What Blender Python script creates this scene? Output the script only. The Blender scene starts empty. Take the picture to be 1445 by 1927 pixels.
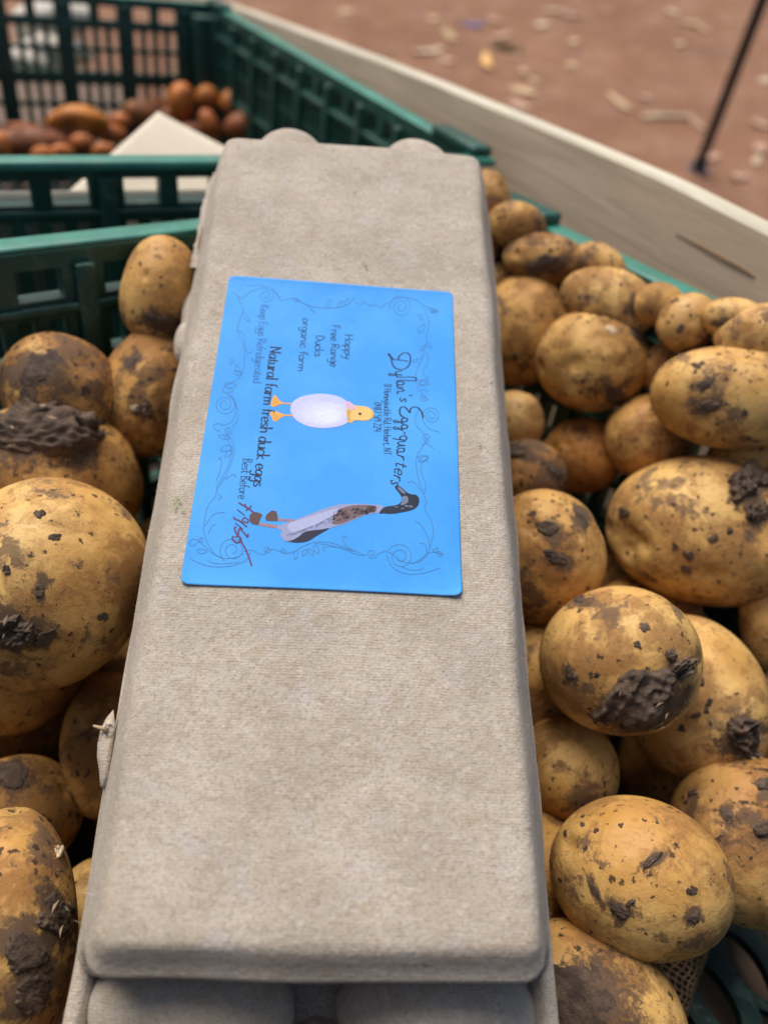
import bpy, bmesh, math, random
import numpy as np
from mathutils import Vector, Matrix
from mathutils.bvhtree import BVHTree
from mathutils.geometry import tessellate_polygon

S = bpy.context.scene
COL = S.collection
rad = math.radians

# ------------------------------------------------------------------ camera, sky, sun, exposure
CAM = np.array([0.0, 0.0, 1.0])
FPX, PCX, PCY = 1500.0, 722.5, 963.5
_p, _r = rad(52), rad(5)
F = np.array([0, math.cos(_p), -math.sin(_p)])
_u = np.array([0, math.sin(_p), math.cos(_p)])
_x = np.array([1.0, 0, 0])
R = _x * math.cos(_r) + _u * math.sin(_r)
U = -_x * math.sin(_r) + _u * math.cos(_r)
cd = bpy.data.cameras.new('camera')
cam = bpy.data.objects.new('camera', cd)
COL.objects.link(cam)
cam.matrix_world = Matrix(((R[0], U[0], -F[0], CAM[0]), (R[1], U[1], -F[1], CAM[1]), (R[2], U[2], -F[2], CAM[2]), (0, 0, 0, 1)))
cd.sensor_fit = 'VERTICAL'
cd.sensor_height = 24.0
cd.lens = 24.0 * FPX / 1927
cd.clip_start = 0.01
cd.clip_end = 200
cd.dof.use_dof = True
cd.dof.focus_distance = 0.235
cd.dof.aperture_fstop = cd.lens / 4.0
S.camera = cam

w = bpy.data.worlds.new("World")
S.world = w
w.use_nodes = True
SUN_DIR = Vector((-0.27, 0.47, 0.84)).normalized()       # towards the sun
nt = w.node_tree
bg = nt.nodes['Background']
sky = nt.nodes.new('ShaderNodeTexSky')
sky.sky_type = 'NISHITA'
sky.sun_disc = False
sky.sun_elevation = math.asin(SUN_DIR.z)
sky.sun_rotation = math.atan2(SUN_DIR.x, SUN_DIR.y)
sky.air_density = 1.0
sky.dust_density = 4.0
nt.links.new(sky.outputs[0], bg.inputs[0])
bg.inputs[1].default_value = 0.050
sd = bpy.data.lights.new('sun', 'SUN')
sd.energy = 1.5
sd.angle = rad(42)
sd.color = (1.0, 0.93, 0.84)
sun = bpy.data.objects.new('sun', sd)
COL.objects.link(sun)
sun.rotation_euler = (-SUN_DIR).to_track_quat('-Z', 'Y').to_euler()
S.view_settings.view_transform = 'Standard'
S.view_settings.look = 'None'
S.view_settings.gamma = 1
S.view_settings.use_curve_mapping = False
S.view_settings.exposure = 1.14

# ------------------------------------------------------------------ helpers
def ray(x, y):
    return F + (R * (x - PCX) - U * (y - PCY)) / FPX
def at(x, y, d):
    return CAM + ray(x, y) * d
def nz(v):
    return v / np.linalg.norm(v)
def hit(x, y, P, N):
    r = ray(x, y)
    return CAM + r * (((P - CAM) @ N) / (r @ N))
def cdir(x, y, z):
    return nz(R * x + U * y + F * z)

def mesh_obj(name, verts, faces, mats, parent=None, smooth=True, midx=None):
    me = bpy.data.meshes.new(name)
    me.from_pydata([tuple(map(float, v)) for v in verts], [], faces)
    for m in (mats if isinstance(mats, (list, tuple)) else [mats]):
        me.materials.append(m)
    if midx is not None:
        me.polygons.foreach_set('material_index', midx)
    if smooth:
        me.polygons.foreach_set('use_smooth', [True] * len(me.polygons))
    me.update()
    o = bpy.data.objects.new(name, me)
    COL.objects.link(o)
    if parent is not None:
        o.parent = parent
    return o

def inst(name, me, parent=None, loc=None, rot=None):
    o = bpy.data.objects.new(name, me)
    COL.objects.link(o)
    if parent is not None:
        o.parent = parent
    if loc is not None:
        o.location = loc
    if rot is not None:
        o.rotation_euler = rot
    return o

def frame(X, Y, Z, P):
    return Matrix(((X[0], Y[0], Z[0], P[0]), (X[1], Y[1], Z[1], P[1]), (X[2], Y[2], Z[2], P[2]), (0, 0, 0, 1)))

def thing(name, label, cat, mat=None, group=None):
    o = bpy.data.objects.new(name, None)
    COL.objects.link(o)
    o.empty_display_size = 0.02
    if mat is not None:
        o.matrix_world = mat
    return tag(o, label, cat, group)

def tag(o, label, cat, group=None):
    o['label'] = label
    o['category'] = cat
    if group:
        o['group'] = group
    return o

class Boxes:
    """collects axis-aligned boxes into one mesh"""
    def __init__(s):
        s.v, s.f = [], []
    def box(s, x0, x1, y0, y1, z0, z1):
        b = len(s.v)
        s.v += [(x0, y0, z0), (x1, y0, z0), (x1, y1, z0), (x0, y1, z0), (x0, y0, z1), (x1, y0, z1), (x1, y1, z1), (x0, y1, z1)]
        s.f += [tuple(b + i for i in q) for q in ((3, 2, 1, 0), (4, 5, 6, 7), (0, 1, 5, 4), (1, 2, 6, 5), (2, 3, 7, 6), (3, 0, 4, 7))]

def bevel(o, width, seg=2):
    m = o.modifiers.new('bevel', 'BEVEL')
    m.width = width
    m.segments = seg
    m.limit_method = 'ANGLE'
    return o

class Fourier:
    """smooth random field on 3D points"""
    def __init__(s, seed, lo, hi, n=26):
        g = np.random.default_rng(seed)
        d = g.normal(size=(n, 3))
        d /= np.linalg.norm(d, axis=1)[:, None]
        k = g.uniform(lo, hi, n)
        s.k = d * k[:, None]
        s.p = g.uniform(0, 6.283, n)
        s.a = g.normal(size=n) * (lo / k)
        s.a /= math.sqrt((s.a ** 2).sum() / 2)
    def __call__(s, P):
        return np.sin(P @ s.k.T + s.p) @ s.a

# ------------------------------------------------------------------ node helpers
def new_mat(name):
    m = bpy.data.materials.new(name)
    m.use_nodes = True
    return m, m.node_tree, m.node_tree.nodes['Principled BSDF']
class NT:
    def __init__(s, nt):
        s.nt = nt
    def n(s, typ, **kw):
        x = s.nt.nodes.new(typ)
        for k, v in kw.items():
            setattr(x, k, v)
        return x
    def put(s, sock, v):
        if hasattr(v, 'is_output'):
            s.nt.links.new(v, sock)
        elif v is not None:
            sock.default_value = v
    def math(s, op, a, b=None, c=None, clamp=False):
        x = s.n('ShaderNodeMath', operation=op)
        x.use_clamp = clamp
        for i, v in enumerate((a, b, c)):
            s.put(x.inputs[i], v)
        return x.outputs[0]
    def vmath(s, op, a, b):
        x = s.n('ShaderNodeVectorMath', operation=op)
        s.put(x.inputs[0], a)
        if op == 'SCALE':
            s.put(x.inputs['Scale'], b)
        else:
            s.put(x.inputs[1], b)
        return x.outputs[0]
    def noise(s, vec, scale, detail=4, rough=0.55, dist=0.0, color=False):
        x = s.n('ShaderNodeTexNoise')
        s.put(x.inputs['Vector'], vec)
        x.inputs['Scale'].default_value = scale
        x.inputs['Detail'].default_value = detail
        x.inputs['Roughness'].default_value = rough
        x.inputs['Distortion'].default_value = dist
        return x.outputs['Color' if color else 'Fac']
    def smooth(s, v, a, b):
        x = s.n('ShaderNodeMapRange', interpolation_type='SMOOTHSTEP')
        s.put(x.inputs['Value'], v)
        s.put(x.inputs['From Min'], a)
        s.put(x.inputs['From Max'], b)
        return x.outputs[0]
    def mix(s, f, a, b, blend='MIX'):
        x = s.n('ShaderNodeMix', data_type='RGBA', blend_type=blend)
        s.put(x.inputs[0], f)
        for i, v in ((6, a), (7, b)):
            s.put(x.inputs[i], v + (1,) if isinstance(v, tuple) and len(v) == 3 else v)
        return x.outputs[2]
    def bump(s, h, strength, dist, normal=None):
        x = s.n('ShaderNodeBump')
        s.put(x.inputs['Height'], h)
        x.inputs['Strength'].default_value = strength
        x.inputs['Distance'].default_value = dist
        if normal is not None:
            s.put(x.inputs['Normal'], normal)
        return x.outputs[0]
    def obj(s):
        return s.n('ShaderNodeTexCoord').outputs['Object']

def simple(name, col, rough=0.6, var=0.15, scale=40, bump=0.0, bscale=200, spec=0.5, metal=0.0, bdist=0.001):
    m, nt, b = new_mat(name)
    t = NT(nt)
    v = t.obj()
    f = t.noise(v, scale, 5, 0.6)
    lo = tuple(c * (1 - var) for c in col)
    hi = tuple(min(1, c * (1 + var)) for c in col)
    nt.links.new(t.mix(t.smooth(f, 0.3, 0.7), lo, hi), b.inputs['Base Color'])
    b.inputs['Roughness'].default_value = rough
    b.inputs['Specular IOR Level'].default_value = spec
    b.inputs['Metallic'].default_value = metal
    if bump:
        nt.links.new(t.bump(t.noise(v, bscale, 5, 0.6), bump, bdist), b.inputs['Normal'])
    return m

def potato_material(name, yellow, tan, russet, film, amt=1.0):
    m, nt, b = new_mat(name)
    t = NT(nt)
    oi = t.n('ShaderNodeObjectInfo')
    v = t.vmath('ADD', t.obj(), t.vmath('SCALE', (1.0, 0.7, 0.4), t.math('MULTIPLY', oi.outputs['Random'], 41.0)))
    dirty = oi.outputs['Alpha']                       # 0 clean .. 1 dirty
    warp = t.vmath('SCALE', t.vmath('SUBTRACT', t.noise(v, 160, 4, 0.65, color=True), (0.5, 0.5, 0.5)), 0.010)
    vw = t.vmath('ADD', v, warp)
    c = t.mix(t.smooth(t.noise(v, 30, 5, 0.6), 0.38, 0.66), yellow, tan)
    c = t.mix(t.math('MULTIPLY', t.smooth(t.noise(v, 420, 5, 0.7), 0.42, 0.72), 0.35), c, tan)
    n2 = t.noise(vw, 46, 8, 0.68, 0.4)
    k2 = t.smooth(t.math('ADD', n2, t.math('MULTIPLY', dirty, 0.10)), 0.46, 0.64)
    c = t.mix(t.math('MULTIPLY', k2, 0.78 * amt), c, russet)
    n3 = t.noise(t.vmath('ADD', vw, (3.1, 1.7, 9.2)), 62, 9, 0.70, 0.3)
    k3 = t.smooth(t.math('ADD', n3, t.math('MULTIPLY', dirty, 0.13)), 0.59, 0.66)
    c = t.mix(t.math('MULTIPLY', k3, 0.80 * amt), c, film)
    # pale scuffs where the skin has rubbed off
    n4 = t.noise(t.vmath('ADD', v, (7.7, 2.2, 5.1)), 75, 7, 0.62, 1.0)
    c = t.mix(t.math('MULTIPLY', t.smooth(n4, 0.64, 0.74), 0.5), c, (0.70, 0.50, 0.27))
    # fine dusting in drifts
    dust = t.math('MULTIPLY', t.smooth(t.noise(v, 900, 4, 0.75), 0.56, 0.66), t.smooth(n2, 0.42, 0.60))
    c = t.mix(t.math('MULTIPLY', dust, 0.75 * amt), c, (0.15, 0.085, 0.04))
    # hairline cracks
    cr = t.math('ABSOLUTE', t.math('SUBTRACT', t.noise(t.vmath('ADD', v, (2.0, 5.0, 1.0)), 95, 5, 0.6, 1.2), 0.5))
    crm = t.math('MULTIPLY', t.smooth(cr, 0.012, 0.002), t.smooth(t.noise(v, 40, 2), 0.52, 0.60))
    c = t.mix(t.math('MULTIPLY', crm, 0.65), c, (0.16, 0.075, 0.03))
    # specks of soil and lenticels: two sizes
    hgt = None
    for sc, lim, pw, off in ((330, 0.36, 2.4, 0.0), (170, 0.34, 4.5, 4.0)):
        vo = t.n('ShaderNodeTexVoronoi')
        vv = t.vmath('ADD', v, t.vmath('SCALE', t.vmath('SUBTRACT', t.noise(v, 520 if sc > 200 else 330, 4, 0.7, color=True), (0.5, 0.5, 0.5)), 0.0042 if sc > 200 else 0.0085))
        t.put(vo.inputs['Vector'], t.vmath('ADD', vv, (off, off, off)))
        vo.inputs['Scale'].default_value = sc
        sep = t.n('ShaderNodeSeparateColor')
        nt.links.new(vo.outputs['Color'], sep.inputs[0])
        rr = t.math('MULTIPLY', t.math('POWER', sep.outputs[0], pw), lim)
        rr = t.math('MULTIPLY', rr, t.math('ADD', 0.72 if sc > 200 else 0.40, t.math('MULTIPLY', dirty, 0.7 if sc > 200 else 1.15)))
        mk = t.smooth(t.math('SUBTRACT', vo.outputs['Distance'], rr), 0.075, -0.06)
        mk = t.math('MULTIPLY', mk, t.smooth(sep.outputs[0], 0.35, 0.5))
        c = t.mix(t.math('MULTIPLY', mk, 0.92), c, (0.050, 0.030, 0.020))
        hgt = mk if hgt is None else t.math('MAXIMUM', hgt, mk)
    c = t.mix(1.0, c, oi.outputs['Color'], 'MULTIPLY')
    nt.links.new(c, b.inputs['Base Color'])
    rg = t.math('ADD', 0.47, t.math('MULTIPLY', t.math('MAXIMUM', hgt, t.math('MAXIMUM', k2, k3)), 0.35))
    nt.links.new(rg, b.inputs['Roughness'])
    b.inputs['Specular IOR Level'].default_value = 0.34
    b.inputs['Subsurface Weight'].default_value = 0.0
    n_ = t.bump(t.noise(v, 1100, 4, 0.7), 0.22, 0.0006)
    n_ = t.bump(t.noise(v, 150, 6, 0.6), 0.30, 0.0022, n_)
    n_ = t.bump(hgt, 0.35, 0.0007, n_)
    n_ = t.bump(crm, -0.4, 0.0006, n_)
    nt.links.new(n_, b.inputs['Normal'])
    return m

POTATO = potato_material('potato_skin', (0.77, 0.485, 0.165), (0.56, 0.295, 0.078), (0.27, 0.125, 0.040), (0.125, 0.078, 0.052))
YAM = potato_material('sweet_potato_skin', (0.46, 0.150, 0.028), (0.34, 0.095, 0.020), (0.17, 0.055, 0.022), (0.09, 0.045, 0.03), 1.0)

def soil_material():
    m, nt, b = new_mat('soil')
    t = NT(nt)
    v = t.obj()
    c = t.mix(t.smooth(t.noise(v, 160, 7, 0.7), 0.35, 0.7), (0.052, 0.033, 0.022), (0.170, 0.112, 0.074))
    c = t.mix(t.math('MULTIPLY', t.smooth(t.noise(v, 700, 3, 0.7), 0.62, 0.72), 0.6), c, (0.21, 0.15, 0.10))
    nt.links.new(c, b.inputs['Base Color'])
    b.inputs['Roughness'].default_value = 0.82
    n_ = t.bump(t.noise(v, 900, 5, 0.75), 0.6, 0.0012)
    n_ = t.bump(t.noise(v, 240, 5, 0.6), 0.5, 0.003, n_)
    nt.links.new(n_, b.inputs['Normal'])
    return m
SOIL = soil_material()
def smear_material():
    m, nt, b = new_mat('soil_smear')
    t = NT(nt)
    v = t.obj()
    at_ = t.n('ShaderNodeAttribute', attribute_name='edge')
    n_ = t.noise(v, 330, 8, 0.75, 0.4)
    k = t.smooth(t.math('ADD', n_, t.math('MULTIPLY', at_.outputs['Fac'], 0.30)), 0.50, 0.80)
    nt.links.new(t.math('MULTIPLY', k, 0.90), b.inputs['Alpha'])
    nt.links.new(t.mix(t.noise(v, 200, 5, 0.6), (0.085, 0.050, 0.030), (0.20, 0.125, 0.075)), b.inputs['Base Color'])
    b.inputs['Roughness'].default_value = 0.85
    return m
SMEAR = smear_material()
FLAKE = simple('straw_flake', (0.42, 0.31, 0.19), 0.8)

def pulp_material(name, col):
    m, nt, b = new_mat(name)
    t = NT(nt)
    v = t.obj()
    big = t.noise(v, 45, 5, 0.6)
    mid = t.noise(v, 260, 5, 0.65)
    fin = t.noise(v, 1150, 3, 0.75)
    a = tuple(x * 0.83 for x in col)
    z = (min(1, col[0] * 1.12), min(1, col[1] * 1.14), min(1, col[2] * 1.17))
    c = t.mix(t.smooth(big, 0.30, 0.70), a, z)
    c = t.mix(t.math('MULTIPLY', t.smooth(t.noise(t.vmath('ADD', v, (9, 1, 4)), 70, 6, 0.65), 0.50, 0.72), 0.55), c, (col[0] * 1.02, col[1] * 1.12, col[2] * 1.36))  # bluish blotches: pulp mottling plus sky reflection put into the colour
    c = t.mix(t.math('MULTIPLY', t.smooth(mid, 0.45, 0.68), 0.70), c, (col[0] * 0.84, col[1] * 0.78, col[2] * 0.72))
    c = t.mix(t.math('MULTIPLY', t.smooth(t.noise(t.vmath('ADD', v, (4, 4, 4)), 320, 5, 0.7), 0.52, 0.68), 0.75), c, (col[0] * 1.16, col[1] * 1.2, col[2] * 1.26))
    c = t.mix(t.math('MULTIPLY', t.smooth(fin, 0.48, 0.66), 0.55), c, (col[0] * 0.55, col[1] * 0.50, col[2] * 0.44))
    # dark and coloured fibres
    vo = t.n('ShaderNodeTexVoronoi')
    t.put(vo.inputs['Vector'], t.vmath('MULTIPLY', t.vmath('ADD', v, t.vmath('SCALE', t.noise(v, 300, 3, color=True), 0.006)), (1.0, 0.45, 1.0)))
    vo.inputs['Scale'].default_value = 210
    sp = t.n('ShaderNodeSeparateColor')
    nt.links.new(vo.outputs['Color'], sp.inputs[0])
    fl = t.math('MULTIPLY', t.smooth(vo.outputs['Distance'], 0.15, 0.05), t.smooth(sp.outputs[0], 0.80, 0.86))
    c = t.mix(t.math('MULTIPLY', fl, 0.55), c, (0.11, 0.085, 0.075))
    # forming-mesh weave
    wv = []
    for direction, sc, ph in (('Y', 390, 1.0), ('X', 440, 0.75)):
        x = t.n('ShaderNodeTexWave', wave_type='BANDS', bands_direction=direction)
        t.put(x.inputs['Vector'], v)
        x.inputs['Scale'].default_value = sc
        x.inputs['Distortion'].default_value = 3.4
        x.inputs['Detail'].default_value = 2
        x.inputs['Detail Scale'].default_value = 0.9
        wv.append(t.math('MULTIPLY', x.outputs['Fac'], ph))
    weave = t.math('ADD', wv[0], wv[1])
    weave = t.math('MULTIPLY', weave, t.smooth(mid, 0.25, 0.65))
    c = t.mix(t.math('MULTIPLY', t.math('SUBTRACT', 1.0, t.math('MULTIPLY', weave, 0.65, clamp=True)), 0.11), c, (col[0] * 0.5, col[1] * 0.45, col[2] * 0.4))
    nt.links.new(c, b.inputs['Base Color'])
    b.inputs['Roughness'].default_value = 0.92
    b.inputs['Specular IOR Level'].default_value = 0.2
    b.inputs['Sheen Weight'].default_value = 0.15
    n_ = t.bump(weave, 0.20, 0.0004)
    n_ = t.bump(t.noise(v, 700, 5, 0.7), 0.60, 0.0009, n_)
    n_ = t.bump(mid, 0.22, 0.0020, n_)
    nt.links.new(n_, b.inputs['Normal'])
    return m
PULP = pulp_material('moulded_pulp', (0.53, 0.460, 0.375))

def plastic(name, col):
    m, nt, b = new_mat(name)
    t = NT(nt)
    v = t.obj()
    c = t.mix(t.smooth(t.noise(v, 18, 6, 0.65), 0.35, 0.7), tuple(x * 0.75 for x in col), tuple(x * 1.25 for x in col))
    # chalky scuffs and dust
    c = t.mix(t.math('MULTIPLY', t.smooth(t.noise(v, 70, 8, 0.72, 0.6), 0.52, 0.70), 0.5), c, (0.13, 0.21, 0.16))
    c = t.mix(t.math('MULTIPLY', t.smooth(t.noise(v, 380, 4, 0.7), 0.62, 0.7), 0.3), c, (0.16, 0.13, 0.09))
    nt.links.new(c, b.inputs['Base Color'])
    nt.links.new(t.math('ADD', 0.30, t.math('MULTIPLY', t.noise(v, 60, 5, 0.6), 0.25)), b.inputs['Roughness'])
    nt.links.new(t.bump(t.noise(v, 300, 4, 0.6), 0.12, 0.001), b.inputs['Normal'])
    return m
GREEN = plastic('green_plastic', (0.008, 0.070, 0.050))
GREEN_RIM = plastic('sky_sheen_green_plastic', (0.042, 0.235, 0.175))  # lighter rim copy of the green, sky sheen put into the colour

def wood_material(name, col, dark, axis=1):
    m, nt, b = new_mat(name)
    t = NT(nt)
    v = t.obj()
    st = [26.0, 26.0, 26.0]
    st[axis] = 2.2
    vs = t.vmath('MULTIPLY', v, tuple(st))
    g = t.noise(vs, 3.0, 7, 0.65, 0.6)
    g2 = t.noise(t.vmath('MULTIPLY', vs, (6, 1, 6)), 4.0, 4, 0.6)
    c = t.mix(t.smooth(g, 0.36, 0.66), dark, col)
    c = t.mix(t.math('MULTIPLY', t.smooth(g2, 0.55, 0.72), 0.3), c, dark)
    # a long rusty split and weathering stains
    st2 = t.noise(t.vmath('MULTIPLY', v, (9, 2.6, 14)), 1.9, 4, 0.6)
    c = t.mix(t.math('MULTIPLY', t.smooth(st2, 0.60, 0.74), 0.35), c, (0.21, 0.15, 0.105))
    nt.links.new(c, b.inputs['Base Color'])
    b.inputs['Roughness'].default_value = 0.75
    nt.links.new(t.bump(g, 0.35, 0.0015), b.inputs['Normal'])
    return m
PLANK = wood_material('weathered_pine', (0.78, 0.595, 0.41), (0.64, 0.475, 0.325))
PLANK_EDGE = wood_material('sawn_pine_edge', (0.68, 0.63, 0.50), (0.50, 0.46, 0.35))
TABLE = wood_material('plywood', (0.20, 0.135, 0.09), (0.14, 0.09, 0.06))
KNOT = simple('rusty_split', (0.30, 0.19, 0.11), 0.9)

def ground_material():
    m, nt, b = new_mat('red_dirt')
    t = NT(nt)
    v = t.obj()
    c = t.mix(t.smooth(t.noise(v, 2.2, 6, 0.6), 0.32, 0.68), (0.255, 0.120, 0.064), (0.32, 0.158, 0.088))
    c = t.mix(t.math('MULTIPLY', t.smooth(t.noise(v, 9, 7, 0.7), 0.45, 0.7), 0.6), c, (0.42, 0.25, 0.165))
    c = t.mix(t.math('MULTIPLY', t.smooth(t.noise(v, 5.5, 6, 0.65, 0.5), 0.54, 0.72), 0.55), c, (0.20, 0.11, 0.085))
    c = t.mix(t.math('MULTIPLY', t.smooth(t.noise(v, 60, 6, 0.75), 0.52, 0.7), 0.6), c, (0.19, 0.105, 0.075))
    c = t.mix(t.math('MULTIPLY', t.smooth(t.noise(v, 230, 4, 0.75), 0.6, 0.7), 0.4), c, (0.40, 0.27, 0.20))
    nt.links.new(c, b.inputs['Base Color'])
    b.inputs['Roughness'].default_value = 0.95
    n_ = t.bump(t.noise(v, 90, 7, 0.7), 0.6, 0.012)
    n_ = t.bump(t.noise(v, 8, 5, 0.6), 0.4, 0.05, n_)
    nt.links.new(n_, b.inputs['Normal'])
    return m
DIRT = ground_material()

# ------------------------------------------------------------------ frames of the place
_L = nz(R * (748 - PCX) - U * (-1669 - PCY) + F * FPX)                  # carton, long axis away from the viewer
_W = nz(R * (22800 - PCX) - U * (1646 - PCY) + F * FPX)
_W = nz(_W - _L * (_W @ _L))
_N = np.cross(_W, _L)
CP0 = at(640, 1000, 0.235)
CBL = hit(425, 258, CP0, _N)                                           # far left corner of the lid
CAF = cdir(-944, 1313, 1500)                                           # far crate: depth axis, width axis, up
CBF = cdir(3330, 680, 1500)
CBF = nz(CBF - CAF * (CAF @ CBF))
CN = np.cross(CBF, CAF)
FAR0 = at(935, 300, 0.49)
CAN = cdir(-1441, 1342, 1500)                                          # near crate turned about ten degrees
CAN = nz(CAN - CN * (CAN @ CN))
CBN = np.cross(CAN, CN)
NEAR0 = at(1024, 406, 0.42)
NEAR0 = NEAR0 + CAN * 0.047                                            # its far right rim corner

# ------------------------------------------------------------------ ground
def ground():
    bm = bmesh.new()
    bmesh.ops.create_grid(bm, x_segments=160, y_segments=160, size=1.0)
    f1 = Fourier(5, 2.0, 9.0)
    P = np.array([v.co[:] for v in bm.verts])
    q = np.sign(P[:, :2]) * np.abs(P[:, :2]) ** 2.6 * 60
    h = f1(np.c_[q, np.zeros(len(q))]) * 0.012
    h *= np.exp(-np.linalg.norm(q, axis=1) / 9)
    for v, a, z in zip(bm.verts, q, h):
        v.co = (a[0], a[1], z)
    me = bpy.data.meshes.new('ground')
    bm.to_mesh(me)
    bm.free()
    me.materials.append(DIRT)
    me.polygons.foreach_set('use_smooth', [True] * len(me.polygons))
    o = bpy.data.objects.new('ground', me)
    COL.objects.link(o)
    o['kind'] = 'structure'
    return f1
GF = ground()
def gz(x, y):
    return float(GF(np.array([[x, y, 0.0]]))[0] * 0.012 * math.exp(-math.hypot(x, y) / 9))

# ------------------------------------------------------------------ display table and its retaining plank
TM = frame(CBF, CAF, CN, FAR0)
CH = 0.19                                                              # crate height
def world_far(x, y, z):
    return FAR0 + CBF * x + CAF * y + CN * z
tb = thing('display_table', 'tilted plywood market table under the green crates', 'table', frame(CBF, CAF, CN, world_far(-0.3, 0.0, -CH - 0.022)))
bx = Boxes()
bx.box(-0.75, 0.318, -0.95, 1.35, -0.018, 0.0)
bevel(mesh_obj('table_top', bx.v, bx.f, TABLE, tb, False), 0.002)
for lx, ly in ((-0.68, -0.85), (0.25, -0.85), (-0.68, 1.25), (0.25, 1.25)):
    top = world_far(-0.3 + lx, ly, -CH - 0.041)
    h = top[2]
    lb = Boxes()
    lb.box(-0.022, 0.022, -0.022, 0.022, -h - 0.02, 0.0)
    o = mesh_obj('leg', lb.v, lb.f, TABLE, None, False)
    o.parent = tb
    o.matrix_parent_inverse = tb.matrix_world.inverted()
    o.location = top + np.array([0, 0, 0.012])

def plank():
    t = thing('wooden_plank', 'weathered pine plank edging the table beside the crates', 'plank', frame(CBF, CAF, CN, world_far(0.021, 0.0, -0.2)))
    ys = [-0.25, -0.176, -0.122, -0.034, 0.022, 0.13, 0.24, 0.382, 0.573, 0.9]
    zs = [0.0205, 0.022, 0.0235, 0.0215, 0.020, 0.017, 0.013, 0.007, -0.002, -0.018]
    yy = np.linspace(ys[0], ys[-1], 60)
    zt = np.interp(yy, ys, zs) + 0.2
    v, f, mi = [], [], []
    for y, z in zip(yy, zt):
        j = 0.0002 * math.sin(y * 61)
        v += [(0 + j, y, 0.0), (0 + j, y, z - 0.0015), (0.0015 + j, y, z), (0.0125 + j, y, z), (0.014 + j, y, z - 0.0015), (0.014 + j, y, 0.0)]
    n = len(yy)
    for i in range(n - 1):
        for k in range(6):
            a, b_ = i * 6 + k, i * 6 + (k + 1) % 6
            f.append((a, b_, b_ + 6, a + 6))
            mi.append(1 if k in (1, 2, 3) else 0)
    f += [tuple(range(5, -1, -1)), tuple((n - 1) * 6 + k for k in range(6))]
    mi += [1, 1]
    mesh_obj('board', v, f, [PLANK, PLANK_EDGE], t, False, mi)
    # dark rusty split in the face
    c0 = [hit(1270, 440, world_far(0.0205, 0, 0), CBF), hit(1345, 480, world_far(0.0205, 0, 0), CBF), hit(1418, 520, world_far(0.0205, 0, 0), CBF)]
    M = np.array(t.matrix_world.inverted())
    pts = [(M @ np.append(p, 1))[:3] for p in c0]
    top, bot = [], []
    for s in np.linspace(0, 1, 15):
        p = (1 - s) ** 2 * pts[0] + 2 * s * (1 - s) * pts[1] + s * s * pts[2]
        wd = 0.0008 * math.sin(math.pi * s) ** 0.6 * (0.55 + 0.6 * s) + 0.0002
        top.append((-0.00045, p[1], p[2] + wd)); bot.append((-0.00045, p[1], p[2] - wd))
    vv = top + bot + [(0.002, a[1], a[2]) for a in top] + [(0.002, a[1], a[2]) for a in bot]
    ff = []
    for i in range(14):
        ff += [(i, i + 1, 16 + i, 15 + i), (i + 30, i + 31, i + 1, i), (15 + i, 16 + i, 46 + i, 45 + i)]
    o = mesh_obj('split', vv, ff, KNOT, t, False)
    o['label'] = 'dark rusty split in the plank face'
plank()

# ------------------------------------------------------------------ green lattice crates
def lattice(name, xs, zs, solid, th):
    """wall panel in x,z with rectangular holes, thickness th along +y; solid(i,j)"""
    v, f, idx = [], [], {}
    def vid(i, j, k):
        if (i, j, k) not in idx:
            idx[(i, j, k)] = len(v)
            v.append((xs[i], th * k, zs[j]))
        return idx[(i, j, k)]
    nx, nzc = len(xs) - 1, len(zs) - 1
    S_ = lambda i, j: 0 <= i < nx and 0 <= j < nzc and solid(i, j)
    for i in range(nx):
        for j in range(nzc):
            if not S_(i, j):
                continue
            f.append((vid(i, j, 0), vid(i + 1, j, 0), vid(i + 1, j + 1, 0), vid(i, j + 1, 0)))
            f.append((vid(i, j + 1, 1), vid(i + 1, j + 1, 1), vid(i + 1, j, 1), vid(i, j, 1)))
            if not S_(i - 1, j): f.append((vid(i, j, 0), vid(i, j + 1, 0), vid(i, j + 1, 1), vid(i, j, 1)))
            if not S_(i + 1, j): f.append((vid(i + 1, j, 1), vid(i + 1, j + 1, 1), vid(i + 1, j + 1, 0), vid(i + 1, j, 0)))
            if not S_(i, j - 1): f.append((vid(i, j, 1), vid(i + 1, j, 1), vid(i + 1, j, 0), vid(i, j, 0)))
            if not S_(i, j + 1): f.append((vid(i, j + 1, 0), vid(i + 1, j + 1, 0), vid(i + 1, j + 1, 1), vid(i, j + 1, 1)))
    me = bpy.data.meshes.new(name)
    me.from_pydata(v, [], f)
    me.materials.append(GREEN)
    return me

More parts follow.
